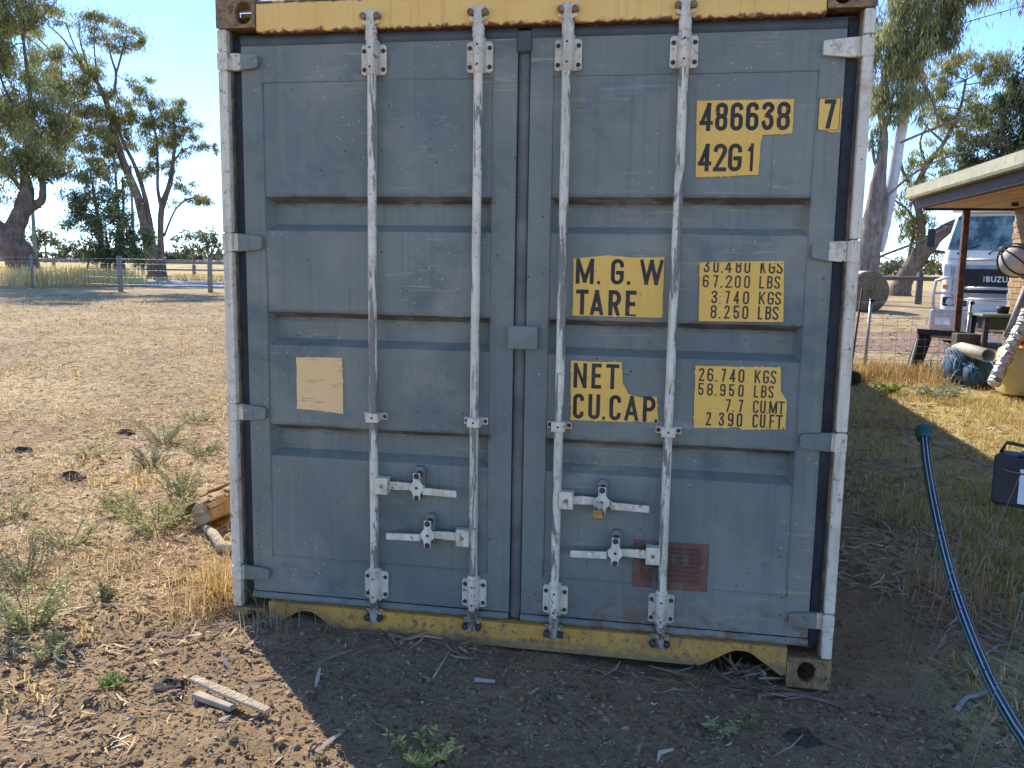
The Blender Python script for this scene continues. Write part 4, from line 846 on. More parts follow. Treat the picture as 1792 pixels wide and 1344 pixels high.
# ------------------------------------------------------------------ trees
def bark(name, a, b, sc=3.):
    t = NT(name); n = t.noise(1, 5, t.map((sc*3, sc*3, sc*.5)), .65); m = t.noise(2.0, 3)
    c = t.mix(t.ramp(n, .35, .65), a, b); c = t.mix(t.ramp(m, .5, .7, 0, .5), c, tuple(v*1.5 for v in b))
    return t.bsdf(c, .9, 0, t.bump(n, .8, .05), .15)
BK1 = bark('rough_gum_bark', (.10, .068, .052), (.24, .17, .13)); BK2 = bark('grey_gum_bark', (.11, .085, .07), (.27, .22, .185)); BKP = bark('smooth_pale_bark', (.42, .42, .43), (.56, .56, .57), 1.)
def smooth_path(p, k=3):
    p = np.array(p, float); out = []
    for i in range(len(p)-1):
        a, b, c, d = p[max(i-1, 0)], p[i], p[i+1], p[min(i+2, len(p)-1)]
        for j in range(k):
            t = j/k; out.append(.5*((2*b)+(-a+c)*t+(2*a-5*b+4*c-d)*t*t+(-a+3*b-3*c+d)*t**3))
    return out+[p[-1]]
def limb(b, pts, D, n=10, mi=0, off=(0, 0)):
    """pts: (px, py, width_px[, depth offset])"""
    q = []
    for i, s in enumerate(pts):
        dd = s[3] if len(s) > 3 else off[0]+(off[1]-off[0])*i/max(1, len(pts)-1)
        P = at(s[0], s[1], D+dd); q.append((*P, max(.012, s[2]*(D+dd)/FPX/2)))
    q = smooth_path(q, 4); b.tube([r[:3] for r in q], [max(.006, r[3]) for r in q], n, mi, True, True, .07)
    return [np.array(r[:3]) for r in q]
def crown_mesh(blobs, D, cols, leaf, droop=.6, dens=1.0, nodes=None, twigs=None, depth=1.0, tw=.02):
    Vs, Cs = [], []
    for bl in blobs:
        px, py, rx, ry = bl[:4]; do = bl[4] if len(bl) > 4 else 0; kd = bl[5] if len(bl) > 5 else 1.
        Dd = D+do; c = at(px, py, Dd); m = Dd/FPX*1.1; RX, RY = rx*m, ry*m
        area = math.pi*RX*RY; N = int(dens*kd*area/(leaf[0]*leaf[1]*.25)*1.5)
        sub = max(4, int(area/(leaf[0]*9)**2*7)+5); hd = np.array([CF[0], CF[1], 0]); hd /= np.linalg.norm(hd); hr = np.array([hd[1], -hd[0], 0])
        tint = RS.uniform(.72, 1.3)
        cen = []
        for _ in range(sub):
            v = RS.normal(0, 1, 3); v /= np.linalg.norm(v); v *= RS.uniform(.25, 1)**.5
            cen.append(c+hr*v[0]*RX*.95+hd*v[1]*min(RX, 2.2)*depth+np.array([0, 0, 1.])*v[2]*RY*.95)
        cen = np.array(cen)
        if twigs is not None and nodes is not None and len(nodes):
            nd = nodes[np.argmin(((nodes-c)**2).sum(1)+RS.rand(len(nodes))*.5)]; hub = c-np.array([0, 0, RY*.3])
            twigs.tube(smooth_path([nd, (nd+hub)/2+RS.normal(0, .08, 3)*RX, hub], 3), list(np.linspace(tw*1.6, tw, 7)), 5, 0, False)
            for s in cen[:max(3, sub//3)]: twigs.tube([hub, (hub+s)/2+RS.normal(0, .06, 3)*RX, s], [tw, tw*.6, tw*.3], 3, 0, False)
        w = RS.randint(0, sub, N); sr = np.array([RX, min(RX, 2.2)*depth, RY])*(.80/sub**.38)
        g = RS.normal(0, .5, (N, 3))*np.where(RS.rand(N, 1) < .14, 2.3, 1.0); P = cen[w]+(hr[None]*g[:, :1]*sr[0]+hd[None]*g[:, 1:2]*sr[1]+np.array([[0, 0, 1.]])*g[:, 2:]*sr[2])
        d = RS.normal(0, 1, (N, 3)); d /= np.linalg.norm(d, axis=1)[:, None]; d[:, 2] -= droop*2; d /= np.linalg.norm(d, axis=1)[:, None]
        s = np.cross(d, RS.normal(0, 1, (N, 3))); s /= np.linalg.norm(s, axis=1)[:, None]
        L = (leaf[0]*RS.uniform(.6, 1.4, N))[:, None]; W = (leaf[1]*RS.uniform(.6, 1.3, N))[:, None]/2
        Vs.append(np.stack([P, P+d*L*.45+s*W, P+d*L, P+d*L*.45-s*W], 1).reshape(-1, 3))
        tt = (RS.uniform(.75, 1.25, sub)*tint)[w][:, None]; Cs.append(np.repeat(np.clip(palette(N, cols, .2)*tt, 0, .8), 4, 0))
    V = np.concatenate(Vs); C = np.concatenate(Cs); n = len(V)//4
    return V, (np.arange(n)*4)[:, None]+np.arange(4)[None], C
def tree(name, label, D, base, limbs, blobs, cols, leaf=(.22, .045), droop=.6, dens=1., mat=None, tw=.02, group=None, extra=None, cat='tree'):
    g = at(base[0], base[1], D); root = np.array([g[0], g[1], float(gz0(g[0], g[1]))-.05])
    t = thing(name, root, label, cat, group); b = MB(); nodes = []
    for l in limbs: nodes += limb(b, l, D)
    nodes = np.array(nodes) if nodes else np.array([root+np.array([0, 0, 1.5])])
    hi = nodes[nodes[:, 2] > root[2]+1.0]
    V, F, C = crown_mesh(blobs, D, cols, leaf, droop, dens, hi if len(hi) else nodes, b, tw=tw)
    b.build('trunk', mat or BK1, t, fix=False)
    link_mesh('crown', numesh('crown', V-root, F, LEAF, C), t)
    if extra: extra(t)
    return t
GUM = [(.33, .32, .11), (.26, .26, .10), (.44, .38, .13), (.28, .29, .15), (.19, .20, .09)]
GUMY = [(.38, .34, .10), (.28, .28, .09), (.20, .22, .085), (.44, .36, .13)]
DARKG = [(.07, .095, .05), (.10, .125, .06), (.055, .075, .042), (.13, .15, .075)]
tree('gum_tree', 'massive old gum with forked dark trunk at the left edge', 48, (46, 488), [
    [(50, 494, 50), (44, 470, 44), (34, 448, 44), (20, 425, 42), (24, 402, 30), (36, 376, 26), (45, 350, 24), (47, 322, 16), (42, 290, 11), (58, 230, 8), (50, 150, 6), (40, 60, 4)],
    [(40, 376, 13), (60, 360, 14), (73, 350, 12), (75, 325, 10), (72, 290, 7), (105, 240, 5), (125, 190, 3)],
    [(20, 428, 34), (0, 402, 24), (-30, 372, 18), (-60, 320, 12), (-80, 250, 8), (-60, 150, 5)],
    [(42, 340, 6), (22, 312, 5), (2, 295, 4), (-20, 280, 3)], [(58, 240, 5), (20, 180, 4), (-5, 120, 3)]],
    [(40, 20, 50, 30), (10, 75, 38, 30), (30, 125, 32, 36), (-10, 170, 40, 45), (48, 200, 38, 40), (20, 255, 42, 38, -1), (70, 270, 36, 34), (50, 300, 32, 22), (88, 296, 26, 20), (5, 235, 30, 50, 2), (-50, 60, 60, 60), (-50, 230, 40, 60), (0, 20, 50, 40), (25, 330, 20, 14, 0, .4), (5, 318, 24, 30, 0, .35), (70, 150, 22, 30, 0, .7), (80, 80, 30, 24, 1, .8), (85, 185, 30, 26), (110, 215, 26, 24, 1), (20, -60, 70, 50), (80, -110, 80, 50), (-40, -120, 80, 60), (140, -70, 40, 30, 0, .7), (60, 228, 46, 40, 1.5), (95, 240, 28, 36, 1)],
    GUM, dens=.95)
tree('gum_tree', 'tall gum with two leaning trunks and airy umbrella crown left of the container', 55, (272, 472), [
    [(273, 490, 30), (272, 476, 26), (264, 440, 22), (254, 400, 15), (241, 345, 13), (222, 300, 12), (205, 250, 10), (192, 195, 8), (168, 140, 6), (140, 115, 4)],
    [(268, 442, 13), (262, 385, 8), (251, 335, 7), (236, 290, 6), (216, 250, 5), (205, 215, 4)],
    [(284, 488, 17), (281, 425, 10), (283, 365, 10), (297, 322, 8), (303, 282, 6), (306, 232, 4), (300, 190, 3)],
    [(283, 364, 7), (276, 330, 5), (276, 285, 4), (271, 225, 3), (255, 165, 2)], [(287, 414, 4), (304, 372, 3), (322, 352, 3), (345, 345, 2)],
    [(199, 170, 4), (203, 130, 4), (196, 105, 3), (188, 75, 2)], [(203, 130, 3), (213, 95, 3), (222, 62, 2)],
    [(150, 125, 4), (112, 70, 2.5), (85, 45, 2)], [(150, 125, 3), (128, 75, 2), (115, 40, 2)], [(155, 120, 3), (140, 70, 2), (140, 40, 2)], [(170, 140, 3), (165, 85, 2), (165, 50, 2)], [(115, 118, 3), (70, 70, 2), (48, 52, 1.5)],
    [(302, 285, 3), (325, 260, 2), (372, 256, 1.5)]],
    [(212, 58, 36, 20), (245, 72, 14, 14), (205, 78, 28, 10, 0, .7), (100, 32, 52, 11), (165, 36, 22, 16), (58, 48, 26, 14), (160, 60, 18, 16, 0, .6), (120, 90, 16, 10, 0, .6), (155, 105, 28, 20), (105, 138, 24, 20), (140, 128, 20, 18), (130, 175, 38, 18), (202, 180, 28, 20), (160, 208, 42, 22), (190, 215, 30, 22, 1), (120, 232, 30, 26), (165, 245, 34, 26), (200, 260, 22, 18), (250, 146, 20, 12), (228, 140, 8, 10, 0, .6), (252, 170, 18, 14), (240, 220, 18, 20), (265, 195, 16, 20), (292, 205, 26, 26), (300, 235, 28, 20), (330, 218, 18, 14), (345, 248, 18, 14), (278, 255, 22, 18), (262, 275, 14, 20), (373, 257, 9, 8), (302, 290, 16, 12), (318, 268, 14, 9, 0, .7), (255, 305, 14, 16), (322, 322, 18, 12), (340, 342, 22, 16), (365, 350, 10, 8, 0, .6), (305, 352, 14, 10, 0, .4), (150, 290, 34, 22), (115, 270, 20, 20), (185, 150, 26, 18, 1), (215, 200, 20, 16), (180, 285, 24, 18), (130, 150, 26, 20, 2), (75, 120, 26, 22, 2), (225, 245, 18, 18, 1, .7), (310, 185, 14, 14), (270, 225, 20, 20)],
    GUM+GUMY[:2], dens=.95)
tree('bushy_tree', 'multi-stemmed bushy tree with low dark foliage between the two gums', 46, (195, 480), [
    [(184, 492, 10), (180, 450, 9), (176, 420, 8), (172, 385, 6), (165, 340, 4), (158, 300, 3)], [(205, 492, 12), (205, 440, 9), (208, 390, 6), (204, 330, 4), (200, 270, 3)], [(216, 492, 9), (214, 430, 6), (216, 370, 4), (214, 310, 3)], [(192, 478, 4), (190, 440, 4), (185, 410, 3)], [(150, 478, 3), (155, 455, 3), (148, 430, 2)]],
    [(132, 345, 18, 30), (160, 320, 28, 26), (168, 365, 38, 26), (200, 360, 30, 28), (150, 395, 30, 20), (195, 398, 38, 28), (215, 425, 26, 24), (145, 432, 32, 18), (170, 440, 24, 16), (245, 430, 20, 24), (238, 452, 18, 12), (190, 440, 18, 20), (115, 430, 14, 10, 0, .7), (210, 330, 20, 24, 0, .6), (228, 390, 14, 30, 0, .7), (262, 425, 12, 22, 1)],
    DARKG+GUM, leaf=(.17, .05), droop=.35, dens=.9)
for i, (px, base, D, lim, bl, lab) in enumerate((
        (80, 458, 120, [[(80, 460, 4), (80, 440, 3), (76, 415, 2)]], [(82, 410, 18, 14), (70, 420, 12, 12), (92, 425, 12, 10)], 'distant slender tree left of the leaning gum, behind the power pole'),
        (52, 455, 150, [[(52, 458, 3), (52, 440, 2)]], [(52, 420, 13, 20), (48, 440, 10, 12)], 'pale distant tree half hidden behind the massive trunk'),
        (309, 452, 140, [[(310, 456, 3), (310, 440, 2)]], [(310, 432, 16, 15), (320, 442, 12, 10)], 'distant round tree just right of the leaning gum trunks'),
        (338, 452, 150, [[(338, 454, 3), (338, 430, 2)]], [(338, 420, 18, 17), (330, 435, 12, 10), (350, 430, 10, 14)], 'distant feathery tree midway to the container'),
        (372, 452, 130, [[(370, 455, 3), (370, 430, 2)]], [(368, 418, 12, 16), (382, 425, 12, 22), (360, 435, 10, 12)], 'distant tree nearest the left container edge'))):
    tree('distant_tree', lab, D, (px, base), lim, bl, [(.13, .15, .07), (.10, .12, .06), (.17, .17, .09)], leaf=(.55, .22), droop=.3, dens=.8, group='distant trees across the fields', tw=.05)
# right-hand gums
tree('gum_tree', 'big rough-barked gum with drooping leaves and pale leaning stem right of the container', 36, (1518, 500), [
    [(1516, 505, 40), (1518, 480, 36), (1521, 440, 35), (1526, 400, 33), (1533, 350, 28), (1540, 300, 20), (1547, 240, 13), (1542, 190, 11), (1552, 110, 10), (1572, 55, 11), (1560, 20, 9), (1555, -30, 8)],
    [(1535, 410, 13), (1546, 378, 12), (1550, 345, 9), (1542, 310, 7), (1530, 280, 5), (1525, 230, 4)],
    [(1535, 80, 7), (1560, 80, 6), (1590, 103, 6), (1612, 140, 6), (1632, 175, 5), (1642, 215, 3)], [(1572, 55, 4), (1605, 10, 3), (1625, -20, 3)],
    [(1530, 90, 4), (1550, 110, 4), (1585, 118, 3), (1605, 105, 2)], [(1622, -20, 4), (1628, 25, 4), (1640, 55, 3)],
    [(1546, 350, 4), (1590, 310, 4), (1640, 282, 3), (1690, 265, 2)], [(1575, 250, 4), (1610, 235, 4), (1665, 213, 4), (1700, 200, 3)], [(1543, 240, 5), (1556, 210, 4), (1562, 180, 3)],
    [(1530, 455, 4), (1550, 445, 4), (1590, 430, 4), (1625, 415, 3), (1660, 395, 2)], [(1540, 448, 2), (1560, 455, 2), (1580, 470, 2)]],
    [(1560, 30, 40, 46), (1605, 25, 40, 44), (1645, 20, 36, 40), (1680, 0, 26, 34), (1690, -30, 40, 40), (1552, 90, 30, 36), (1592, 85, 34, 40), (1632, 70, 26, 30), (1545, 140, 22, 36), (1580, 145, 32, 34), (1605, 175, 22, 26), (1540, 190, 18, 28), (1565, 185, 26, 22), (1665, 50, 20, 22), (1530, 235, 10, 18, 0, .7), (1540, 250, 10, 12, 0, .5), (1600, -40, 60, 40), (1520, 60, 24, 60, 2), (1505, 130, 20, 50, 3), (1790, 5, 14, 14, 0, .4)],
    GUM+[(.20, .21, .13), (.26, .28, .2)], leaf=(.30, .042), droop=1.0, dens=1.25, mat=BK2, tw=.014,
    extra=lambda t: (lambda b: (limb(b, [(1535, 440, 20), (1545, 405, 19), (1556, 350, 18), (1567, 290, 17), (1576, 235, 17), (1586, 185, 16), (1604, 130, 15), (1625, 80, 12), (1650, 10, 9), (1660, -30, 6)], 36.6, 12), b.build('pale_stem', BKP, t, fix=False)))(MB()))
tree('gum_tree', 'leaning gum with yellow-green crown behind the veranda', 50, (1580, 497), [
    [(1572, 524, 40), (1576, 505, 34), (1582, 490, 28), (1600, 462, 28), (1622, 432, 27), (1650, 405, 20), (1690, 385, 15), (1735, 366, 12), (1780, 330, 9), (1800, 280, 7)],
    [(1612, 445, 15), (1612, 400, 13), (1608, 370, 11), (1600, 335, 8), (1622, 290, 8), (1652, 250, 6), (1680, 190, 4), (1690, 140, 3)], [(1600, 335, 6), (1580, 300, 5), (1575, 260, 4), (1585, 225, 3)],
    [(1622, 290, 4), (1610, 250, 3), (1625, 215, 3)], [(1652, 250, 4), (1630, 230, 3), (1615, 215, 2)], [(1612, 440, 6), (1640, 440, 5), (1668, 445, 4)], [(1585, 470, 4), (1600, 400, 5), (1590, 370, 4), (1565, 350, 3)]],
    [(1690, 112, 34, 18), (1650, 115, 20, 16), (1730, 108, 30, 18), (1635, 140, 26, 22), (1660, 150, 18, 16, 0, .6), (1755, 135, 24, 34), (1710, 160, 26, 16, 0, .5), (1640, 180, 24, 16), (1690, 190, 34, 20), (1740, 185, 30, 26), (1680, 215, 34, 20), (1722, 222, 36, 20), (1640, 265, 26, 18), (1615, 270, 18, 16, 0, .7), (1645, 310, 28, 20), (1612, 330, 18, 20), (1628, 345, 20, 14), (1595, 300, 14, 22, 0, .6), (1600, 375, 18, 24), (1588, 400, 12, 26, 0, .8), (1620, 395, 14, 20, 0, .7), (1630, 462, 14, 10), (1640, 445, 12, 10, 0, .6), (1605, 420, 14, 16, 0, .6), (1680, 340, 20, 10, 0, .5), (1578, 350, 10, 24, 0, .5)],
    GUMY+GUM[:2], leaf=(.26, .05), droop=.7, dens=.95, mat=BK1, tw=.02)
tree('dark_tree', 'dense dark evergreen tree rising behind the veranda roof', 40, (1770, 490), [[(1772, 520, 22), (1770, 420, 18), (1765, 330, 14), (1755, 250, 10), (1750, 180, 6)]],
    [(1740, 265, 46, 34), (1775, 215, 34, 34), (1700, 290, 30, 22), (1780, 280, 44, 40), (1735, 310, 44, 20), (1790, 150, 26, 50), (1690, 320, 20, 10), (1800, 330, 40, 30), (1685, 262, 16, 18, 0, .6), (1760, 180, 22, 16)],
    DARKG, leaf=(.22, .06), droop=.6, dens=1.5, tw=.02)
tree('scrub_tree', 'small bush in the gap between the two right-hand gum trunks', 62, (1560, 487), [[(1560, 490, 3), (1558, 470, 2)]], [(1560, 468, 18, 12), (1545, 472, 12, 8), (1575, 462, 14, 10)], [(.15, .17, .09), (.11, .13, .07)], leaf=(.3, .1), droop=.3, dens=.9, cat='bush')
# far-off wood on the horizon
parts = []
for a, b_, n, D in ((1300, 2700, 260, 330), (-900, 800, 330, 480), (500, 1500, 220, 420)):
    bl = [(RS.uniform(a, b_), 0, RS.uniform(6, 16), RS.uniform(5, 11)) for _ in range(n)]
    bl = [(p, (470 if p > 900 else 449)+(p-1600)*.0157*(1 if p > 900 else 0)+(p-200)*.0157*(0 if p > 900 else 1)-r2*RS.uniform(-.1, .5), r1, r2*.8) for p, _, r1, r2 in bl]
    parts.append(crown_mesh(bl, D, [(.15, .17, .11), (.12, .14, .09)], (1.8, 1.0), .2, .6))
litter('distant_woodland', 'hazy line of woodland along the horizon', 'woodland', parts, LEAF)

# ------------------------------------------------------------------ left: fences, poles
TIMB = plain('weathered_timber', (.25, .215, .18), .9, 0, .3, 8, .5); TIMBD = plain('dark_timber', (.10, .095, .085), .9, 0, .3, 8, .5); WIRE = plain('fence_wire', (.40, .40, .39), .45, .6, .15, 5, .1)
def post_at(px, py, D): p = at(px, py, D); return np.array([p[0], p[1], float(gz0(p[0], p[1]))])
def round_post(p, h, r, mat, parent, n=10):
    b = MB(); b.tube([p-np.array([0, 0, .1]), p+np.array([0, 0, h*.5]), p+np.array([0, 0, h])], [r*1.05, r, r*.96], n, 0, True, True, .05); return b.build('post', mat, parent)
lf = thing('wire_fence', post_at(211, 503, 34), 'farm wire fence with timber posts along the left drive', 'fence')
pp = [post_at(x, 503, D) for x, D in ((-120, 42), (57, 38), (211, 34), (368, 33.5), (560, 33))]
for i, p in enumerate(pp): round_post(p, 1.25, .05 if i == 1 else .085, TIMB, lf)
for z in (.25, .5, .75, .98, 1.15):
    b = MB(); b.tube([p+np.array([0, -.09, z]) for p in pp], .006, 5, 0, False); b.build('wire', WIRE, lf)
rf = thing('rail_fence', post_at(200, 480, 57), 'long low timber rail fence beside the far road at left', 'fence')
rp = [post_at(x, 480, 55+abs(x-340)*.006) for x in (-60, 20, 95, 170, 250, 340, 430, 520)]
for p in rp: round_post(p, 1.12, .10, TIMB, rf)
b = MB()
for z, w in ((.98, .09), (.55, .05)):
    b = MB(); b.tube([p+np.array([.05, -.12, z]) for p in rp], w, 8, 0); b.build('rail', TIMB, rf)
POLE = plain('greenish_pole_timber', (.16, .20, .165), .85, 0, .25, 5, .3); CABLE = plain('power_cable', (.03, .03, .03), .6)
def power_pole(px, D, h, label, arm):
    p = post_at(px, 470, D); t = thing('power_pole', p, label, 'power pole', 'power poles on the left road')
    MB().tube([p, p+np.array([0, 0, h])], [.19, .14], 12, 0).build('pole', POLE, t)
    MB().obox(p+np.array([0, -.18, h-.35]), CR*arm, np.array([0, .05, 0]), np.array([0, 0, .06])).build('crossarm', POLE, t, .01)
    for k in (-1, -.4, .4, 1): q = p+CR*arm*k*.92+np.array([0, -.18, h-.29]); MB().lathe([(.05, 0), (.06, .08), (.03, .1), (.04, .18), (0, .2)], q, (0, 0, 1), 10).build('insulator', plain('insulator', (.5, .48, .45), .4) if 'insulator' not in bpy.data.materials else bpy.data.materials['insulator'], t)
    return t, p, h
t1, q1, h1 = power_pole(63, 85, 5.6, 'green-grey power pole with crossarm beside the massive left gum', .9)
MB().tube([q1+np.array([0, -.18, 5.3]), q1+np.array([-14, 4, 4.6]), q1+np.array([-34, 10, 5.4])], .02, 5, 0, False).build('cable', CABLE, t1)
t2, q2, h2 = power_pole(236, 120, 12.6, 'tall power pole hidden behind the leaning gum crown', 1.4)
for k in (-.9, .1, .95):
    a_ = q2+CR*1.4*k+np.array([0, -.18, h2-.2]); e_ = at(760, 300, 120)+np.array([0, k*1.0, .9*k]); m_ = (a_+e_)/2-np.array([0, 0, .5]); MB().tube(smooth_path([a_, m_, e_], 6), .022, 5, 0, False).build('cable', CABLE, t2)
# ------------------------------------------------------------------ right background
rr = thing('rail_fence', post_at(1607, 527, 38), 'dark timber post and rail fence behind the hay bale', 'fence')
for x in (1440, 1607, 1775): round_post(post_at(x, 527, 38), 1.25, .13, TIMBD, rr)
MB().tube([post_at(x, 527, 38)+np.array([0, -.15, 1.0]) for x in (1440, 1607, 1775)], .085, 8).build('rail', TIMBD, rr)
def hay():
    t = NT('hay_spiral'); x, y, z = t.sep(); r = t.math('SQRT', t.math('ADD', t.math('MULTIPLY', x, x), t.math('MULTIPLY', z, z)))
    w = t.n('ShaderNodeTexNoise'); n = t.noise(10, 4); cv = t.n('ShaderNodeCombineXYZ'); t.put(cv.inputs[0], t.math('MULTIPLY', r, 1)); ang = t.math('ARCTAN2', z, x); t.put(cv.inputs[1], t.math('MULTIPLY', ang, .06)); t.put(cv.inputs[2], t.math('MULTIPLY', y, .2))
    f = t.noise(38, 5, cv.outputs[0], .7); c = t.mix(t.ramp(f, .35, .65), (.075, .055, .035), (.25, .19, .115)); c = t.mix(t.ramp(n, .5, .75, 0, .6), c, (.31, .24, .15))
    return t.bsdf(c, .95, 0, t.bump(f, 1, .03), .1)
bp = at(1523, 505, 30.5); gb = float(gz0(bp[0], bp[1])); R_ = .66; bc = np.array([bp[0], bp[1], gb+R_*.97])
hb = thing('hay_bale', (bc[0], bc[1], gb), 'round hay bale standing on its curved side right of the container', 'hay bale')
b = MB(); n = 40; v = []; ax_ = np.array([-.22, .975, 0]); sx_ = np.array([.975, .22, 0])
for yo, rk in ((0, .0), (0, .25), (-.015, .5), (-.02, .75), (.0, .94), (.05, 1.0), (.6, 1.01), (1.15, 1.0), (1.2, .9), (1.2, 0)):
    for i in range(n): a = 2*math.pi*i/n; k = R_*rk*(1+.012*math.sin(a*5+yo*9)); v.append(bc+sx_*math.cos(a)*k+ax_*(yo+.01*math.sin(a*7))+np.array([0, 0, 1.])*math.sin(a)*k)
b.add(v, [(j*n+i, j*n+(i+1) % n, (j+1)*n+(i+1) % n, (j+1)*n+i) for j in range(9) for i in range(n)], 0, True)
me = b.mesh('bale_roll', hay(), bc); o = link_mesh('bale_roll', me, hb); o.location = (0, 0, bc[2]-gb); o.rotation_euler = (0, 0, 0)
b = MB(); n = 30; v = []
for yo in (.1, 1.12):
    for i in range(n+1): a = math.pi*(-.05+1.1*i/n); v.append(bc+sx_*math.cos(a)*(R_*1.02)+ax_*yo+np.array([0, 0, 1.])*math.sin(a)*R_*1.02)
b.add(v, [(i, i+1, n+2+i, n+1+i) for i in range(n)], 0, True); b.build('net_wrap', plain('white_net_wrap', (.52, .50, .46), .7, 0, .25, 20, .4), hb)
# ------------------------------------------------------------------ house and veranda
ZC = 2.50; DV = 14.3
pe = at(1603, 375, DV); XE, YFAR = pe[0], pe[1]; pw = at(1764, 376, 14.9); XW = pw[0]
bh = thing('brick_house', (XW, YFAR, 0), 'cream brick house with a low veranda roof at the right edge', 'house')
CREAM = plain('cream_ceiling', (.50, .34, .22), .7, 0, .12, 3, .1); BROWNP = plain('brown_paint_timber', (.085, .036, .03), .7, 0, .3, 10, .3); GUT = paint_chipped('pale_green_gutter', (.50, .44, .26), (.30, .25, .15), 1., .6, rustamt=.66); IRON = plain('roof_iron', (.45, .43, .36), .5, .2, .2, 4, .1)
def post_rust():
    t = NT('rusty_post_paint'); n = t.noise(12, 5, rough=.7); c = t.mix(t.ramp(n, .4, .62), (.075, .028, .022), (.19, .085, .05)); return t.bsdf(c, .7, 0, t.bump(n, .3, .004))
YN = -1.0
MB().box(XE+.10, XW+.6, YN, YFAR-.02, ZC, ZC+.02).build('veranda_ceiling', CREAM, bh)
for i in range(int((XW+.4-XE)/.45)): MB().box(XE+.25+i*.45, XE+.262+i*.45, YN, YFAR-.03, ZC-.006, ZC).build('ceiling_batten', CREAM, bh)
MB().box(XE, XE+.10, YN, YFAR+.02, ZC-.012, ZC+.27).build('veranda_beam', BROWNP, bh, .006)
MB().box(XE+.10, XW+.6, YFAR-.02, YFAR+.04, ZC-.035, ZC+.12).build('end_beam', BROWNP, bh, .006)
b = MB(); v = []
for y in (YN, YFAR+.14): v += [(XE-.003, y, ZC+.13), (XE-.11, y, ZC+.13), (XE-.125, y, ZC+.16), (XE-.125, y, ZC+.29), (XE-.11, y, ZC+.295), (XE-.003, y, ZC+.285)]
b.add(v, [(i, (i+1) % 6, 6+(i+1) % 6, 6+i) for i in range(6)]+[tuple(range(6)), tuple(range(6, 12))]); b.build('gutter', GUT, bh)
b = MB(); v = []; n = 70
for j, (x, z) in enumerate(((XE-.1, ZC+.30), (XW+2.5, ZC+.95))):
    for i in range(n+1): v.append((x, YN+(YFAR+.15-YN)*i/n, z+(.012 if i % 2 else 0)))
b.add(v, [(i, i+1, n+2+i, n+1+i) for i in range(n)], 0, True); b.build('roof_sheet', IRON, bh)
pv = at(1698, 380, DV); MB().box(pv[0]-.042, pv[0]+.042, YFAR-.06, YFAR+.036, -.05, ZC-.036).build('veranda_post', post_rust(), bh, .006)
wl = MB().box(XW+.012, XW+2.4, YN, YFAR-.012, -.1, ZC).build('wall', plain('mortar', (.36, .33, .28), .9, 0, .15, 30, .4), bh)
def brickm():
    t = NT('cream_brick'); r = t.rnd(); n = t.noise(30, 4, rough=.7); c = t.mix(t.ramp(r, 0, 1), (.34, .215, .105), (.45, .31, .16)); c = t.mix(t.ramp(n, .5, .7, 0, .6), c, (.25, .15, .08)); return t.bsdf(c, .85, 0, t.bump(n, .4, .005), .2)
BR = brickm(); bm_ = MB().box(-.0, .05, -.115, .115, -.038, .038).mesh('brick', BR)
for c in range(29):
    for k in range(9):
        y = YFAR-.13-k*.24-(.12 if c % 2 else 0); z = .04+c*.086
        if z > ZC-.03: continue
        o = link_mesh('brick', bm_, wl); o.location = (XW-bh.location.x-.001+random.uniform(-.002, .002), y-bh.location.y, z-bh.location.z)
b = MB()
for c in range(29):
    for k in range(9, 51):
        y = YFAR-.13-k*.24-(.12 if c % 2 else 0); z = .04+c*.086
        if z > ZC-.03 or y < YN+.12: continue
        b.box(XW-.001, XW+.05, y-.115, y+.115, z-.038, z+.038)
b.build('brickwork', BR, wl, fix=False)['kind'] = 'stuff'
bm2 = MB().box(-.115, .115, -.0, .05, -.038, .038).mesh('brick', BR)
for c in range(29):
    for k in range(4):
        x = XW+.13+k*.24+(.12 if c % 2 else 0); z = .04+c*.086
        o = link_mesh('brick', bm2, wl); o.location = (x-bh.location.x, YFAR-.05-bh.location.y+.04, z-bh.location.z)
lp = at(1778, 357, 13.4); MB().lathe([(.0, 0), (.035, .0), (.035, -.03), (.02, -.05), (0, -.05)], (lp[0], lp[1], ZC-.006), (0, 0, 1), 12).box(lp[0]-.05, lp[0]-.02, lp[1]-.02, lp[1]+.02, ZC-.05, ZC-.006).build('ceiling_bracket', DARKST, bh)
# ------------------------------------------------------------------ white truck
TW = plain('white_truck_paint', (.78, .77, .74), .35, 0, .06, 3, .05, .5); ALU = plain('polished_alloy', (.50, .50, .50), .38, .75, .15, 9, .15); GRL = plain('dark_grille', (.02, .022, .026), .5); GRY = plain('grey_plastic_surround', (.30, .33, .36), .5); TYRE = plain('tyre_rubber', (.02, .02, .02), .85, 0, .2, 20, .4)
def glass():
    t = NT('windscreen_glass'); return t.bsdf(t.mix(t.ramp(t.noise(3.5, 5, rough=.65), .42, .6), (.035, .06, .055), (.20, .28, .27)), .05, 0, None, .9)  # pale teal blotches painted into the glass colour stand in for reflections
GLS = glass(); LENS = plain('lamp_lens', (.6, .6, .58), .12, .2); PLATE = plain('number_plate', (.75, .75, .78), .5)
tp = at(1733, 590, 21.0); TZ = float(gz0(tp[0], tp[1])); ang = math.radians(-27)
tk = thing('truck', (tp[0], tp[1], TZ), 'white cab-over truck with alloy bull bar parked behind the veranda post', 'truck'); tk.rotation_euler = (0, 0, ang)
def tkb(b, name, mat, parent=None, bev=0, bseg=1):           # truck pieces in its own axes: x across, -y forward
    me = b.mesh(name, mat); bm = bmesh.new(); bm.from_mesh(me); bmesh.ops.recalc_face_normals(bm, faces=bm.faces); bm.to_mesh(me); bm.free()
    o = link_mesh(name, me, parent or tk)
    if bev: m = o.modifiers.new('bevel', 'BEVEL'); m.width = bev; m.segments = bseg; m.limit_method = 'ANGLE'; m.angle_limit = math.radians(30)
    return o
W2 = 1.04
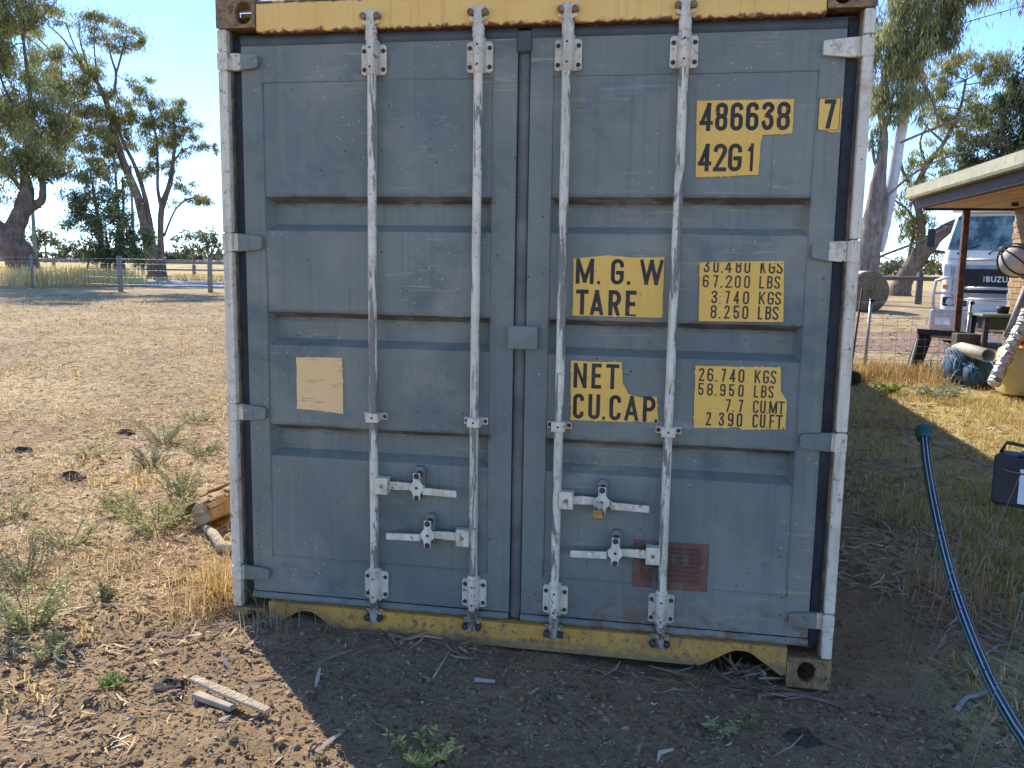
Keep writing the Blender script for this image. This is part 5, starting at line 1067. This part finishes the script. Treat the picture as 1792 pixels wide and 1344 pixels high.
def ring(prof, xk=1.0): return prof
b = MB(); sec = [(.60, -.02, W2), (1.1, -.03, W2), (1.95, .0, W2), (2.03, .02, W2-.005), (2.40, .12, W2-.06), (2.74, .22, W2-.12), (2.88, .32, W2-.17), (2.94, .48, W2-.21)]
v = []
for z, y, w in sec: v += [(-w, y+.10, z), (-w+.10, y, z), (w-.10, y, z), (w, y+.10, z), (w, 1.75, z), (-w, 1.75, z)]
m = len(sec); b.add(v, [(6*j+i, 6*j+(i+1) % 6, 6*j+6+(i+1) % 6, 6*j+6+i) for j in range(m-1) for i in range(6)]+[tuple(range(6)), tuple(6*(m-1)+i for i in range(6))], 0, False)
cab = tkb(b, 'cab', TW, None, .03, 3)
b = MB(); gl = [(-W2+.07, -.002, 2.06), (W2-.07, -.002, 2.06), (W2-.20, .205, 2.77), (-W2+.20, .205, 2.77)]; b.add(gl, [(0, 1, 2, 3)]); b.add([(x, y+.02, z) for x, y, z in gl], [(3, 2, 1, 0)]); ws = tkb(b, 'windscreen', GLS)
for sx in (-1, 1):
    b = MB(); s = [(sx*(W2-.002), .28, 2.05), (sx*(W2-.002), 1.25, 2.05), (sx*(W2-.115), 1.25, 2.72), (sx*(W2-.115), .50, 2.72)]; b.add(s, [(0, 1, 2, 3)]); b.add([(x+sx*.004, y, z) for x, y, z in s], [(3, 2, 1, 0)]); tkb(b, 'side_window', GLS)
    b = MB(); b.tube([(sx*.95, .12, 2.60), (sx*1.25, -.12, 2.58), (sx*1.28, -.12, 2.05), (sx*1.02, .02, 2.0)], .015, 8); b.box(min(sx*1.2, sx*1.36), max(sx*1.2, sx*1.36), -.14, -.09, 2.12, 2.50); tkb(b, 'mirror', GRL, None, .01)
b = MB(); b.prism([(-W2+.25, 1.07), (W2-.25, 1.07), (W2-.21, 1.11), (W2-.21, 1.70), (W2-.25, 1.74), (-W2+.25, 1.74), (-W2+.21, 1.70), (-W2+.21, 1.11)], -.06, -.02); gr_ = tkb(b, 'grille_surround', GRY, None, .012, 2)
b = MB(); b.box(-W2+.30, W2-.30, -.066, -.055, 1.15, 1.66); tkb(b, 'grille', GRL, gr_)
for i in range(9): b = MB(); b.box(-W2+.31, W2-.31, -.080, -.066, 1.175+i*.054, 1.187+i*.054); tkb(b, 'grille_bar', GRL, gr_)
b = MB(); xx = -.22
for ch, w in zip('ISUZU', (.03, .085, .095, .085, .095)):
    put_glyph(b, ch, xx, xx+w, 1.39, 1.51, -.084, 0, .2); xx += w+.016
tkb(b, 'badge', PLATE, gr_)
for sx in (-1, 1):
    b = MB(); b.box(min(sx*.5, sx*.98), max(sx*.5, sx*.98), -.055, -.01, .86, 1.05); hl = tkb(b, 'headlamp', GRL, None, .01)
    b = MB(); b.lathe([(0, -.075), (.05, -.07), (.085, -.055)], (sx*.82, 0, .955), (0, 1, 0), 16); tkb(b, 'lens', LENS, hl)
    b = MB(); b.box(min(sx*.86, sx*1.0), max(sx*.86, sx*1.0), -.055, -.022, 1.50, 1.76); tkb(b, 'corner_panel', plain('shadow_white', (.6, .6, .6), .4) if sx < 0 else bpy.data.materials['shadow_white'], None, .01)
for sx in (-1, 1):
    b = MB(); b.box(min(sx*.9, sx*1.0), max(sx*.9, sx*1.0), -.05, -.028, 1.22, 1.32); tkb(b, 'indicator', plain('amber_lens', (.75, .28, .04), .3) if sx < 0 else bpy.data.materials['amber_lens'], None, .008)
    b = MB(); b.box(min(sx*(W2+.001), sx*(W2-.01)), max(sx*(W2+.001), sx*(W2-.01)), .30, .312, .70, 2.0); tkb(b, 'door_seam', GRL)
b = MB(); b.box(-W2+.12, W2-.12, -.036, -.03, 1.86, 1.87); tkb(b, 'panel_seam', GRL)
b = MB(); b.prism([(-1.12, .36), (1.12, .36), (1.14, .42), (1.14, .76), (1.08, .80), (-1.08, .80), (-1.14, .76), (-1.14, .42)], -.40, .0); bu = tkb(b, 'bumper', ALU, None, .03, 2)
b = MB(); b.box(-.42, -.20, -.405, -.39, .46, .58); tkb(b, 'recess', GRL, bu); b = MB(); b.box(-1.02, -.72, -.412, -.402, .47, .62); tkb(b, 'plate', PLATE, bu)
b = MB(); b.tube([(-1.0, -.36, .34), (-1.0, -.36, .22), (-.9, -.36, .17), (.9, -.36, .17), (1.0, -.36, .22), (1.0, -.36, .34)], .035, 10)
for x in (-.55, 0, .55): b.cyl((x, -.36, .18), (x+.08, -.36, .36), .02, n=8)
tkb(b, 'under_rail', TW, bu)
for sx in (-1, 1):                                            # bull bar hoops
    b = MB(); x0 = sx*.62
    b.prism([(x0-.05, .72), (x0+.05, .72), (x0+.10, 1.2), (x0+.08, 1.85), (x0-.08, 1.85), (x0-.10, 1.2)], -.36, -.32); tkb(b, 'bullbar_upright', ALU, bu, .01, 2)
    b = MB(); b.tube([(sx*.66, -.34, 1.42), (sx*.72, -.34, 1.46), (sx*.90, -.33, 1.46), (sx*1.08, -.30, 1.40), (sx*1.12, -.28, 1.1), (sx*1.10, -.28, .78)], .032, 10); b.tube([(sx*.62, -.34, 1.15), (sx*1.11, -.29, 1.13)], .026, 8); tkb(b, 'bullbar_wing', ALU, bu)
b = MB()
for z in (1.02, 1.26, 1.85): b.cyl((-.62, -.34, z), (.62, -.34, z), .034, n=10)
tkb(b, 'bullbar_tube', ALU, bu)
for x in (-.75, -.15, .35):
    b = MB(); b.tube([(x, -.03, 1.98), (x+.04, -.05, 2.02), (x+.42, .01, 2.16)], .010, 5); b.cyl((x, -.04, 1.98), (x, .02, 1.98), .02, n=8); tkb(b, 'wiper', GRL)
b = MB(); b.box(-.95, .95, .06, .34, 2.85, 2.91); tkb(b, 'sun_visor', TW, cab, .02, 2)
b = MB(); b.box(-.42, .42, .9, 6.2, .55, .80); tkb(b, 'chassis', GRL)
b = MB(); b.box(-1.1, 1.1, 1.9, 6.3, .95, 1.08); tkb(b, 'tray', plain('steel_tray', (.25, .25, .26), .6), None, .01)
for sx in (-1, 1):
    for y in (.75, 4.6):
        b = MB(); b.lathe([(.25, -.13), (.42, -.13), (.46, -.08), (.46, .08), (.42, .13), (.25, .13)], (sx*.92, y, .46), (1, 0, 0), 24); wh = tkb(b, 'wheel', TYRE); b = MB(); b.lathe([(0, -.05), (.12, -.07), (.25, -.12), (.25, .12), (.12, .07), (0, .05)], (sx*.92, y, .46), (1, 0, 0), 18); tkb(b, 'rim', ALU, wh)
# ------------------------------------------------------------------ yard fence of weldmesh on pipe posts
FY = 10.75; FX = [1.5, 3.54, 4.95, 6.6, 8.2]
mf = thing('mesh_fence', (3.54, FY, 0), 'welded wire mesh fence on galvanised pipe posts behind the grass', 'fence')
for x in FX:
    z = float(gz0(x, FY)); b = MB(); b.tube([(x, FY, z-.1), (x+.03, FY, z+1.16)], .024, 12); po = b.build('post', STEEL, mf)
    b = MB(); b.lathe([(.012, -.03), (.03, -.03), (.03, .03), (.012, .03)], (x+.035, FY-.03, z+1.14), (0, 1, 0), 10); b.build('clip', DARKST, po)
zb = float(gz0(4, FY)); zw = list(np.arange(.04, .93, .105))+[1.12]
for z in zw: b = MB(); b.tube([(x, FY-.03, zb+z+.01*math.sin(x*3+z)) for x in np.linspace(1.4, 8.2, 16)], .0032, 4, 0, False); b.build('line_wire', WIRE, mf)
vm = None
for i in range(33):
    x = 1.5+i*.205; b = MB()
    if vm is None: b.cyl((0, 0, 0), (.004, 0, .885), .0032, n=4, caps=False); vm = b.mesh('stay_wire', WIRE)
    o = link_mesh('stay_wire', vm, mf); o.location = (x-3.54, -.034, zb+.03)
sk = at(1500, 560, 13.2); b = MB(); e0 = at(1490, 600, 12.6); e1 = at(1509, 505, 12.4); e0[2] = -.05
tag(b.tube([e0, e1], .014, 6).build('rusty_stake', plain('rusty_iron', (.19, .10, .075), .8, .1, .3, 20, .4)), 'thin rusty stake leaning by the container edge', 'stake')
dr = at(1490, 577, 13.0); b = MB(); tag(b.lathe([(0, 0), (.14, 0), (.17, .05), (.17, .13), (.14, .18), (.09, .18), (.09, .05)], (dr[0], dr[1], float(gz0(dr[0], dr[1]))+.0), (0, 0, 1), 20).build('old_tyre', TYRE), 'dark round tyre lying on the ground by the container edge', 'tyre')
# trestle, coil, pipe, tank, duct, table: junk behind the fence
BLK = plain('black_plastic', (.022, .022, .024), .55, 0, .3, 8, .2); GREYB = plain('weathered_grey_board', (.45, .43, .40), .75, 0, .25, 10, .3)
jt = at(1620, 650, 14.9); jz = float(gz0(jt[0], jt[1]))
def J(px, py, D): return at(px, py, D)
tr = thing('trestle_bench', (jt[0], jt[1], jz), 'black trestle bench with grey top and one slanting leg behind the mesh fence', 'bench')
def bar(b, p, q, w, d, mi=0):
    p = np.array(p); q = np.array(q); t = (q-p); L = np.linalg.norm(t); t /= L; s = np.cross(t, CF); s /= np.linalg.norm(s); u2 = np.cross(s, t); b.obox((p+q)/2, t*L/2, s*w/2, u2*d/2, mi)
b = MB(); bar(b, J(1618, 588, 14.6), J(1598, 646, 14.6), .20, .10); b.build('leg', BLK, tr, .01); b = MB(); bar(b, J(1606, 592, 14.45), J(1592, 645, 14.45), .03, .03); b.build('leg_edge', GREYB, tr)
b = MB(); bar(b, J(1606, 582, 14.6), J(1690, 588, 14.6), .085, .42); b.build('seat', BLK, tr, .01); b = MB(); bar(b, J(1604, 578, 14.6), J(1682, 584, 14.6), .03, .40); b.build('top_board', GREYB, tr, .01)
b = MB(); bar(b, J(1694, 590, 14.8), J(1694, 642, 14.8), .12, .12); b.build('leg', BLK, tr); b = MB(); bar(b, J(1600, 648, 14.3), J(1692, 653, 14.3), .04, .06); b.build('foot_rail', BLK, tr)
b = MB(); q_ = J(1690, 598, 14.2); b.obox(q_, np.array([.16, 0, 0]), np.array([0, .13, 0]), np.array([0, 0, .12])); 
b = tag(b.build('dark_crate', plain('brown_crate', (.10, .085, .065), .8, 0, .3, 12, .3), None, .01), 'dark brown crate on the end of the black trestle bench', 'crate')
cc = J(1690, 637, 14.2); rc = .27
for k, (px, py, r, D, lab) in enumerate(((1690, 638, .30, 13.9, 'large roll of blue netting against the pipe post'), (1722, 652, .22, 13.6, 'smaller slumped roll of blue netting beside the large one'))):
    c = J(px, py, D); c[2] = float(gz0(c[0], c[1]))+r*.82; b = MB()
    for i in range(42):
        a0 = RS.uniform(-.3, .3); rx = r*RS.uniform(.55, 1.05); off = RS.uniform(-.30, .30)*(1-k*.3); rz = r*RS.uniform(.55, .95); n2 = 22; tl = RS.uniform(-.5, .5)
        pts = [c+np.array([off*1.1+rx*.25*math.sin(a*2+a0*9)+tl*rz*.5*math.sin(a), math.cos(a)*rx*.9, math.sin(a)*rz]) for a in np.linspace(0, 6.28, n2)]
        b.tube(pts, .006, 4, i % 3, False)
    b.lathe([(0, -.26), (r*.6, -.24), (r*.86, -.1), (r*.86, .1), (r*.6, .24), (0, .26)], c, (1, 0, .1), 16, 2)
    tag(b.build('netting_roll', [plain('blue_netting', (.07, .22, .36), .6), plain('pale_blue_netting', (.32, .46, .55), .6), plain('deep_blue_netting', (.03, .09, .16), .7)] if k == 0 else [bpy.data.materials[n] for n in ('blue_netting', 'pale_blue_netting', 'deep_blue_netting')], None, fix=False), lab, 'netting roll')
PIPEM = plain('cream_pipe', (.52, .46, .36), .6, 0, .2, 12, .2); p0 = J(1672, 606, 14.4); p1 = J(1730, 622, 12.6)
b = MB(); d_ = (p1-p0)/np.linalg.norm(p1-p0); b.lathe([(.085, 0), (.085, np.linalg.norm(p1-p0)), (.077, np.linalg.norm(p1-p0)), (.077, .02)], p0, d_, 20); tag(b.build('drain_pipe', PIPEM), 'cream drain pipe with its dark open end facing the camera', 'pipe')
YT = plain('cream_yellow_plastic', (.66, .52, .22), .5, 0, .1, 4, .1); tp2 = J(1806, 650, 13.0)
tn = thing('plastic_tank', (tp2[0], tp2[1], 0), 'cream yellow plastic tank behind the drain pipe', 'tank')
b = MB(); v = []
for z, k in ((.04, .9), (.12, 1.0), (.50, 1.0), (.60, .93), (.64, .8)):
    for i in range(24): a = 2*math.pi*i/24; sgx = abs(math.cos(a))**.5*math.copysign(1, math.cos(a)); sgy = abs(math.sin(a))**.5*math.copysign(1, math.sin(a)); v.append((tp2[0]+sgx*.40*k, tp2[1]+sgy*.32*k, z))
b.add(v, [(j*24+i, j*24+(i+1) % 24, j*24+24+(i+1) % 24, j*24+24+i) for j in range(4) for i in range(24)]+[tuple(96+i for i in range(24))], 0, True); b.build('tank_body', YT, tn)
b = MB(); b.lathe([(.09, .64), (.09, .69), (.075, .70), (0, .70)], (tp2[0]-.12, tp2[1]-.05, 0), (0, 0, 1), 16); b.build('lid', plain('bright_yellow_plastic', (.62, .36, .05), .5), tn)
b = MB(); b.tube([(tp2[0]-.36, tp2[1]-.18, .65), (tp2[0]-.28, tp2[1]-.2, .70), (tp2[0]-.18, tp2[1]-.2, .70), (tp2[0]-.10, tp2[1]-.2, .655)], .028, 10); b.build('carry_strap', plain('red_plastic', (.45, .05, .035), .5), tn)
yb = (tp2[0]-.12, tp2[1]-.10); b = MB(); b.box(yb[0]-.12, yb[0]+.10, yb[1]-.09, yb[1]+.09, .70, .86); b.cyl((yb[0]-.14, yb[1]-.05, .74), (yb[0]-.12, yb[1]-.05, .74), .04, n=12, mi=1)
tag(b.build('small_pump', [bpy.data.materials['bright_yellow_plastic'], DARKST], None, .015, bseg=2), 'small yellow pump motor sitting on the cream tank', 'pump')
FOIL = plain('crinkled_foil', (.60, .60, .60), .3, .9, .3, 30, 1.0)
d0 = J(1738, 672, 12.4); d1 = J(1800, 545, 12.7); b = MB(); n = 44; pts = [d0+(d1-d0)*i/n+RS.normal(0, .004, 3) for i in range(n+1)]; d0[2] = max(d0[2], .05)
tag(b.tube(pts, [.078+(.007 if i % 2 else -.004) for i in range(n+1)], 18, 0, True, False, .05).build('foil_duct', FOIL), 'crinkled silver foil duct leaning in front of the cream tank', 'duct')
b = MB(); q0 = J(1760, 592, 12.6); q1 = J(1800, 490, 12.9); b.tube([q0, q1], .036, 12); b.tube([q0+(q0-q1)*.02, q0-(q1-q0)*.0], .036, 12); tag(b.build('grey_tube', plain('grey_tube_paint', (.33, .32, .29), .6)), 'dull grey tube leaning upright above the yellow pump', 'tube')
tb = thing('work_table', (J(1760, 560, 14.6)[0], J(1760, 560, 14.6)[1], 0), 'green-grey topped work table cluttered with pots behind the tank', 'table')
c = J(1768, 549, 14.4); GT = plain('green_grey_board', (.20, .23, .185), .7, 0, .25, 8, .2); b = MB(); b.box(c[0]-.48, c[0]+.75, c[1]-.35, c[1]+.35, c[2]-.04, c[2]); b.build('table_top', GT, tb, .008)
for sx, sy in ((-.4, -.28), (.66, -.28), (-.4, .28), (.66, .28)): b = MB(); b.box(c[0]+sx-.03, c[0]+sx+.03, c[1]+sy-.03, c[1]+sy+.03, 0, c[2]-.04); b.build('leg', DARKST, tb)
b = MB(); b.box(c[0]-.38, c[0]+.6, c[1]-.3, c[1]+.3, c[2]-.22, c[2]-.045); b.build('drawer_box', plain('dark_green_paint', (.06, .075, .06), .7), tb, .01)
for i, (dx, r, h, lab) in enumerate(((-.1, .09, .1, 'low black pot on the left of the work table'), (.25, .12, .08, 'wide black pot in the middle of the work table'))):
    tag(MB().lathe([(0, 0), (r*.8, 0), (r, h), (r*.92, h), (r*.75, .02), (0, .02)], (c[0]+dx, c[1], c[2]+.001), (0, 0, 1), 16).build('plant_pot', BLK), lab, 'pot')
# globe lamp
gl_ = J(1777, 456, 12.0); lm = thing('globe_lamp', (gl_[0]+.1, gl_[1], 0), 'cream globe lamp in a black cage beside the brick wall', 'lamp')
rad = .19; axg = np.array([.72, -.05, -.62]); axg /= np.linalg.norm(axg)
MB().lathe([(max(.001, rad*math.sin(t)), -rad*math.cos(t)) for t in np.linspace(0, math.pi, 18)], gl_, axg, 24).build('globe', plain('opal_globe', (.66, .56, .47), .35, 0, .06, 4, .05), lm)
for k in range(4):
    a = math.pi*k/4; e1_ = np.cross(axg, [0, 0, 1.]); e1_ /= np.linalg.norm(e1_); e2_ = np.cross(axg, e1_); dd_ = e1_*math.cos(a)+e2_*math.sin(a)
    MB().tube([gl_+(-axg*math.cos(t)+dd_*math.sin(t))*(rad+.008) for t in np.linspace(0, 2*math.pi, 33)], .009, 6, 0, False).build('cage_rib', DARKST, lm)
MB().lathe([(.10, rad*.72), (.105, rad+.02), (.085, rad+.06), (.09, rad+.1), (.07, rad+.16), (.0, rad+.16)], gl_, axg, 20).build('collar', plain('grey_green_metal', (.16, .19, .17), .5, .2), lm)
MB().lathe([(.0, -rad-.05), (.04, -rad-.04), (.07, -rad*.98), (.075, -rad*.92)], gl_, axg, 20).build('cap', DARKST, lm)
ce = gl_+axg*(rad+.16); MB().tube([ce-axg*.03, ce+axg*.10, ce+axg*.2+np.array([0, 0, -.15]), np.array([ce[0]+.24, ce[1], .9]), np.array([ce[0]+.24, ce[1], -.05])], .035, 12).build('lamp_post', DARKST, lm)
# ------------------------------------------------------------------ foreground right: striped tube, sagging fence, box
def stripes():
    t = NT('striped_poly_tube'); u = t.n('ShaderNodeUVMap'); s = t.sep(u.outputs[0]); a = s[0]
    def st(c0, w): return t.ramp(t.math('ABSOLUTE', t.math('SUBTRACT', a, c0)), w, w*.7)
    c = t.mix(t.ramp(t.noise(3, 3), .3, .7), (.012, .026, .036), (.02, .038, .05))
    for c0, w, col in ((.58, .020, (.16, .42, .34)), (.70, .020, (.42, .58, .62)), (.82, .018, (.42, .55, .62)), (.94, .014, (.40, .36, .34)), (.46, .02, (.16, .42, .34)), (.30, .02, (.42, .58, .62)), (.15, .02, (.16, .42, .34)), (.03, .02, (.4, .36, .34))): c = t.mix(st(c0, w), c, col)
    c = t.mix(t.ramp(t.noise(14, 5, rough=.7), .48, .75, 0, .45), c, (.22, .17, .12)); return t.bsdf(c, t.ramp(t.noise(9, 3), .3, .7, .4, .65), 0, t.bump(t.noise(60, 3), .2, .002), .35)
tpts = [np.array(q) for q in (at(1818, 1345, 2.55), at(1775, 1268, 2.78), at(1735, 1195, 2.98), at(1692, 1092, 3.22), at(1662, 1000, 3.42), at(1638, 900, 3.64), at(1622, 810, 3.86), at(1617, 757, 4.0))]
bot = np.array([tpts[0][0]+.12, tpts[0][1]-.12, -.05]); tube = thing('striped_tube', (bot[0], bot[1], 0), 'bowed dark blue poly tube with pale stripes and green end cap', 'tube')
sp_ = smooth_path([bot]+tpts, 5); n = 20; b = MB(); b.tube(sp_, .0195, n, 0, False); o = b.build('tube_body', stripes(), tube, fix=False)
uv = o.data.uv_layers.new(name='UVMap'); k = len(sp_)
for p in o.data.polygons:
    for li in p.loop_indices:
        vi = o.data.loops[li].vertex_index; j = vi % n; u_ = j/n
        if j == 0 and any((o.data.loops[l2].vertex_index % n) == n-1 for l2 in p.loop_indices): u_ = 1.0
        uv.data[li].uv = (u_, vi//n/k)
top = tpts[-1]; tdir = (tpts[-1]-tpts[-2]); tdir /= np.linalg.norm(tdir)
MB().lathe([(.022, -.04), (.030, -.036), (.036, -.008), (.036, .016), (.033, .024), (.0, .026)], top, tdir, 20).build('end_cap', plain('green_plastic_cap', (.025, .11, .085), .45), tube)
sf = thing('sagging_fence', (2.6, 1.0, 0), 'slack wire netting fence leaning past the striped tube at lower right', 'fence')
A_ = top+np.array([.0, .0, .02]); B_ = at(1748, 800, 3.15); dirAB = B_-A_; far = A_-dirAB*1.6; near = B_+dirAB*.7
def ftop(s): return far+(near-far)*s-np.array([0, 0, .05*math.sin(math.pi*s)])
down = np.array([-.10, -.22, -.86]); down2 = down/np.linalg.norm(down)
DWIRE = plain('dull_fence_wire', (.17, .16, .145), .6, .3, .3, 8, .1)
for i in range(5):
    h = (0, .22, .44, .64, .84)[i]
    b = MB(); b.tube([ftop(s)+down2*h*(1+.06*math.sin(s*9+i))+RS.normal(0, .004, 3) for s in np.linspace(0, 1, 24)], .0016 if i else .0028, 4, 0, False); b.build('line_wire', DWIRE, sf)
for i in range(9):
    s = (i+.2+RS.rand()*.6)/9; b = MB(); p = ftop(s); sl = np.array([RS.normal(-.10, .08), RS.normal(-.02, .08), 0]); b.tube([p, p+down2*.42+sl*.5+RS.normal(0, .012, 3), p+down2*.84+sl], .0013, 4, 0, False); b.build('stay_wire', DWIRE, sf)
bx_ = at(1772, 838, 3.15); eb = thing('control_box', (bx_[0], bx_[1], bx_[2]-.09), 'black box with white paper label hanging on the slack fence at the right edge', 'box')
yv = np.array([.86, -.5, 0]); yv /= np.linalg.norm(yv); nv = np.array([yv[1], -yv[0], 0]); c = bx_+yv*.075
def facing(d): return -d if np.dot(d, CF) > 0 else d
nv = facing(nv); up_ = np.array([0, 0, 1.])
b = MB(); b.obox(c, yv*.125, nv*.05, up_*.082); b.build('case', BLK, eb, .012, bseg=2)
b = MB(); b.obox(c+nv*.0515+yv*.028-up_*.010, yv*.075, nv*.001, up_*.055); lab_ = b.build('paper_label', plain('label_paper', (.62, .63, .64), .7, 0, .06, 30, .05), eb)
b = MB()
for r__ in range(6): b.obox(c+nv*.0535+yv*(.020-.008*(r__ % 3))+up_*(.028-r__*.013), yv*(.05-.008*(r__ % 3)), nv*.0004, up_*.0015)
b.build('label_print', plain('grey_print', (.25, .26, .28), .7), lab_)
b = MB(); b.tube([c-yv*.115+up_*.082, c-yv*.10+up_*.115, c+yv*.05+up_*.10, c+yv*.12+up_*.075], .006, 8); b.build('hanger', BLK, eb)
b = MB(); b.obox(c+up_*.086+yv*.03, yv*.09, nv*.045, up_*.004); b.build('lid', plain('dark_blue_plastic', (.025, .04, .09), .45), eb, .003)
# ------------------------------------------------------------------ left foreground timber
LOGC = plain('peeled_log_wood', (.66, .50, .31), .8, 0, .25, 6, .4); LOGB = bark('shaggy_log_bark', (.18, .10, .06), (.46, .33, .19), 5)
l0 = gpt(352, 925); l1 = gpt(452, 872); 
for q in (l0, l1): q[2] = float(gz(q[0], q[1]))+.085
lg = thing('log', ((l0+l1)/2-np.array([0, 0, .09])), 'peeling cream log lying in the straw behind the container corner', 'log')
k = 12; b = MB(); b.tube([l0+(l1-l0)*i/k+RS.normal(0, .006, 3) for i in range(k+1)], [.062+.018*min(1, i/4)+RS.uniform(-.004, .004) for i in range(k+1)], 14, 0, True, True, .06); b.build('log_wood', LOGC, lg)
b = MB(); dl = (l1-l0)/np.linalg.norm(l1-l0); e1_ = np.cross(dl, up_); e1_ /= np.linalg.norm(e1_)
for i in range(26):
    a = RS.uniform(0, 3.3)+.2; s0 = RS.uniform(-.08, .24); L = RS.uniform(.12, .34); rr_ = .084; u1 = e1_*math.cos(a)+up_*math.sin(a); tn_ = -e1_*math.sin(a)+up_*math.cos(a); w = RS.uniform(.01, .028); lf_ = RS.uniform(0, .025)
    p_ = [l0+dl*(s0+L*t)+u1*(rr_+lf_*(1-t)) for t in (0, .5, 1)]
    b.add([q+tn_*w*s for q in p_ for s in (-1, 1)]+[q+tn_*w*s-u1*.006 for q in p_ for s in (-1, 1)], [(0, 1, 3, 2), (2, 3, 5, 4), (6, 8, 9, 7), (8, 10, 11, 9), (0, 2, 8, 6), (1, 7, 9, 3), (2, 4, 10, 8), (3, 9, 11, 5), (0, 6, 7, 1), (4, 5, 11, 10)])
b.build('loose_bark', LOGB, lg)
PLK = bark('bleached_plank', (.40, .31, .20), (.60, .49, .33), 9.)
s0 = gpt(358, 930); s1 = gpt(388, 968); s2 = gpt(425, 972)
for q in (s0, s1, s2): q[2] = float(gz(q[0], q[1]))+.03
b = MB(); b.tube([s0, (s0+s1)/2+np.array([.0, .01, .01]), s1, (s1+s2)/2, s2], [.018, .026, .03, .028, .022], 8, 0, True, True, .08); tag(b.build('bent_branch', PLK), 'bleached bent branch lying by the left container corner', 'branch')
c0 = gpt(338, 1204); c1 = gpt(470, 1262); z_ = max(float(gz(c0[0], c0[1])), float(gz(c1[0], c1[1])))
tb_ = (c1-c0); tb_[2] = 0; Lb = np.linalg.norm(tb_); tb_ /= Lb; sb = np.array([-tb_[1], tb_[0], 0])
b = MB(); prof = [(0, -.016), (.35, -.019), (.75, -.018), (1, -.013)]; v = []
for s, w in prof:
    p = c0+tb_*Lb*s; p[2] = z_+.028-.006*s
    for e in (-1, 1):
        for zz in (0, .012): v.append(p+sb*w*e+up_*zz)
b.add(v, [(4*i+a, 4*i+4+a, 4*i+4+c, 4*i+c) for i in range(3) for a, c in ((0, 1), (1, 3), (3, 2), (2, 0))]+[(0, 1, 3, 2), (12, 14, 15, 13)])
tag(b.build('timber_offcut', PLK, None, .002), 'flat pale timber strip on the sunny soil at lower left', 'board')
c2 = gpt(342, 1222); c3 = gpt(408, 1246); b = MB(); t2_ = (c3-c2); t2_[2] = 0; L2 = np.linalg.norm(t2_); t2_ /= L2; s2_ = np.array([-t2_[1], t2_[0], 0]); m2 = (c2+c3)/2; m2[2] = z_+.010
b.obox(m2, t2_*L2/2, s2_*.016, up_*.010); tag(b.build('timber_offcut', plain('grey_offcut', (.40, .32, .22), .85, 0, .2, 20, .3), None, .002), 'short grey offcut tucked under the flat pale timber strip', 'board')
def stick(pts, r, mat, name, lab, cat):
    q = [gpt(*p) for p in pts]
    for a in q: a[2] = float(gz(a[0], a[1]))+r*.9
    b = MB(); b.tube(smooth_path(q, 3), list(np.linspace(r, r*.6, 3*(len(q)-1)+1)), 7, 0, True, True, .08); tag(b.build(name, mat), lab, cat)
STK = plain('dry_stick', (.46, .36, .22), .85, 0, .2, 15, .3); GST = plain('grey_stick', (.36, .33, .29), .9, 0, .2, 15, .4)
stick([(105, 1085), (140, 1073), (172, 1064)], .007, STK, 'stick', 'straight tan stick by the small dark weed at left', 'stick')
stick([(296, 1033), (315, 1022), (325, 1015)], .018, plain('dark_branch', (.22, .14, .085), .9, 0, .3, 20, .4), 'branch_stub', 'stubby brown branch piece on the soil left of the corner casting', 'branch')
stick([(830, 1201), (866, 1203)], .010, GST, 'stick', 'short grey stick lying on the shaded soil', 'stick')
stick([(1324, 1222), (1390, 1222), (1440, 1232), (1466, 1242)], .010, plain('pink_brown_bark', (.26, .15, .12), .8, 0, .3, 20, .4), 'bark_strip', 'long reddish bark strip in front of the right corner casting', 'bark')
stick([(1482, 741), (1530, 740), (1563, 735)], .018, GST, 'stick', 'upper of two grey sticks in the shaded grass right of the container', 'stick')
stick([(1478, 749), (1525, 747), (1566, 738)], .014, GST, 'stick', 'lower of two grey sticks in the shaded grass right of the container', 'stick')
stick([(1722, 1150), (1736, 1140), (1750, 1130)], .009, plain('silver_branch', (.36, .31, .26), .9, 0, .3, 25, .5), 'branch_stub', 'silvery branch stub beside the striped tube', 'branch')
stick([(1675, 1245), (1690, 1229), (1712, 1224), (1735, 1210)], .010, GST, 'branch_stub', 'weathered grey bark-stripped branch at lower right beside the tube', 'branch')
stick([(758, 1190), (790, 1140), (812, 1128)], .004, STK, 'stick', 'thin curved stalk rising to the sill in the shade', 'stick')
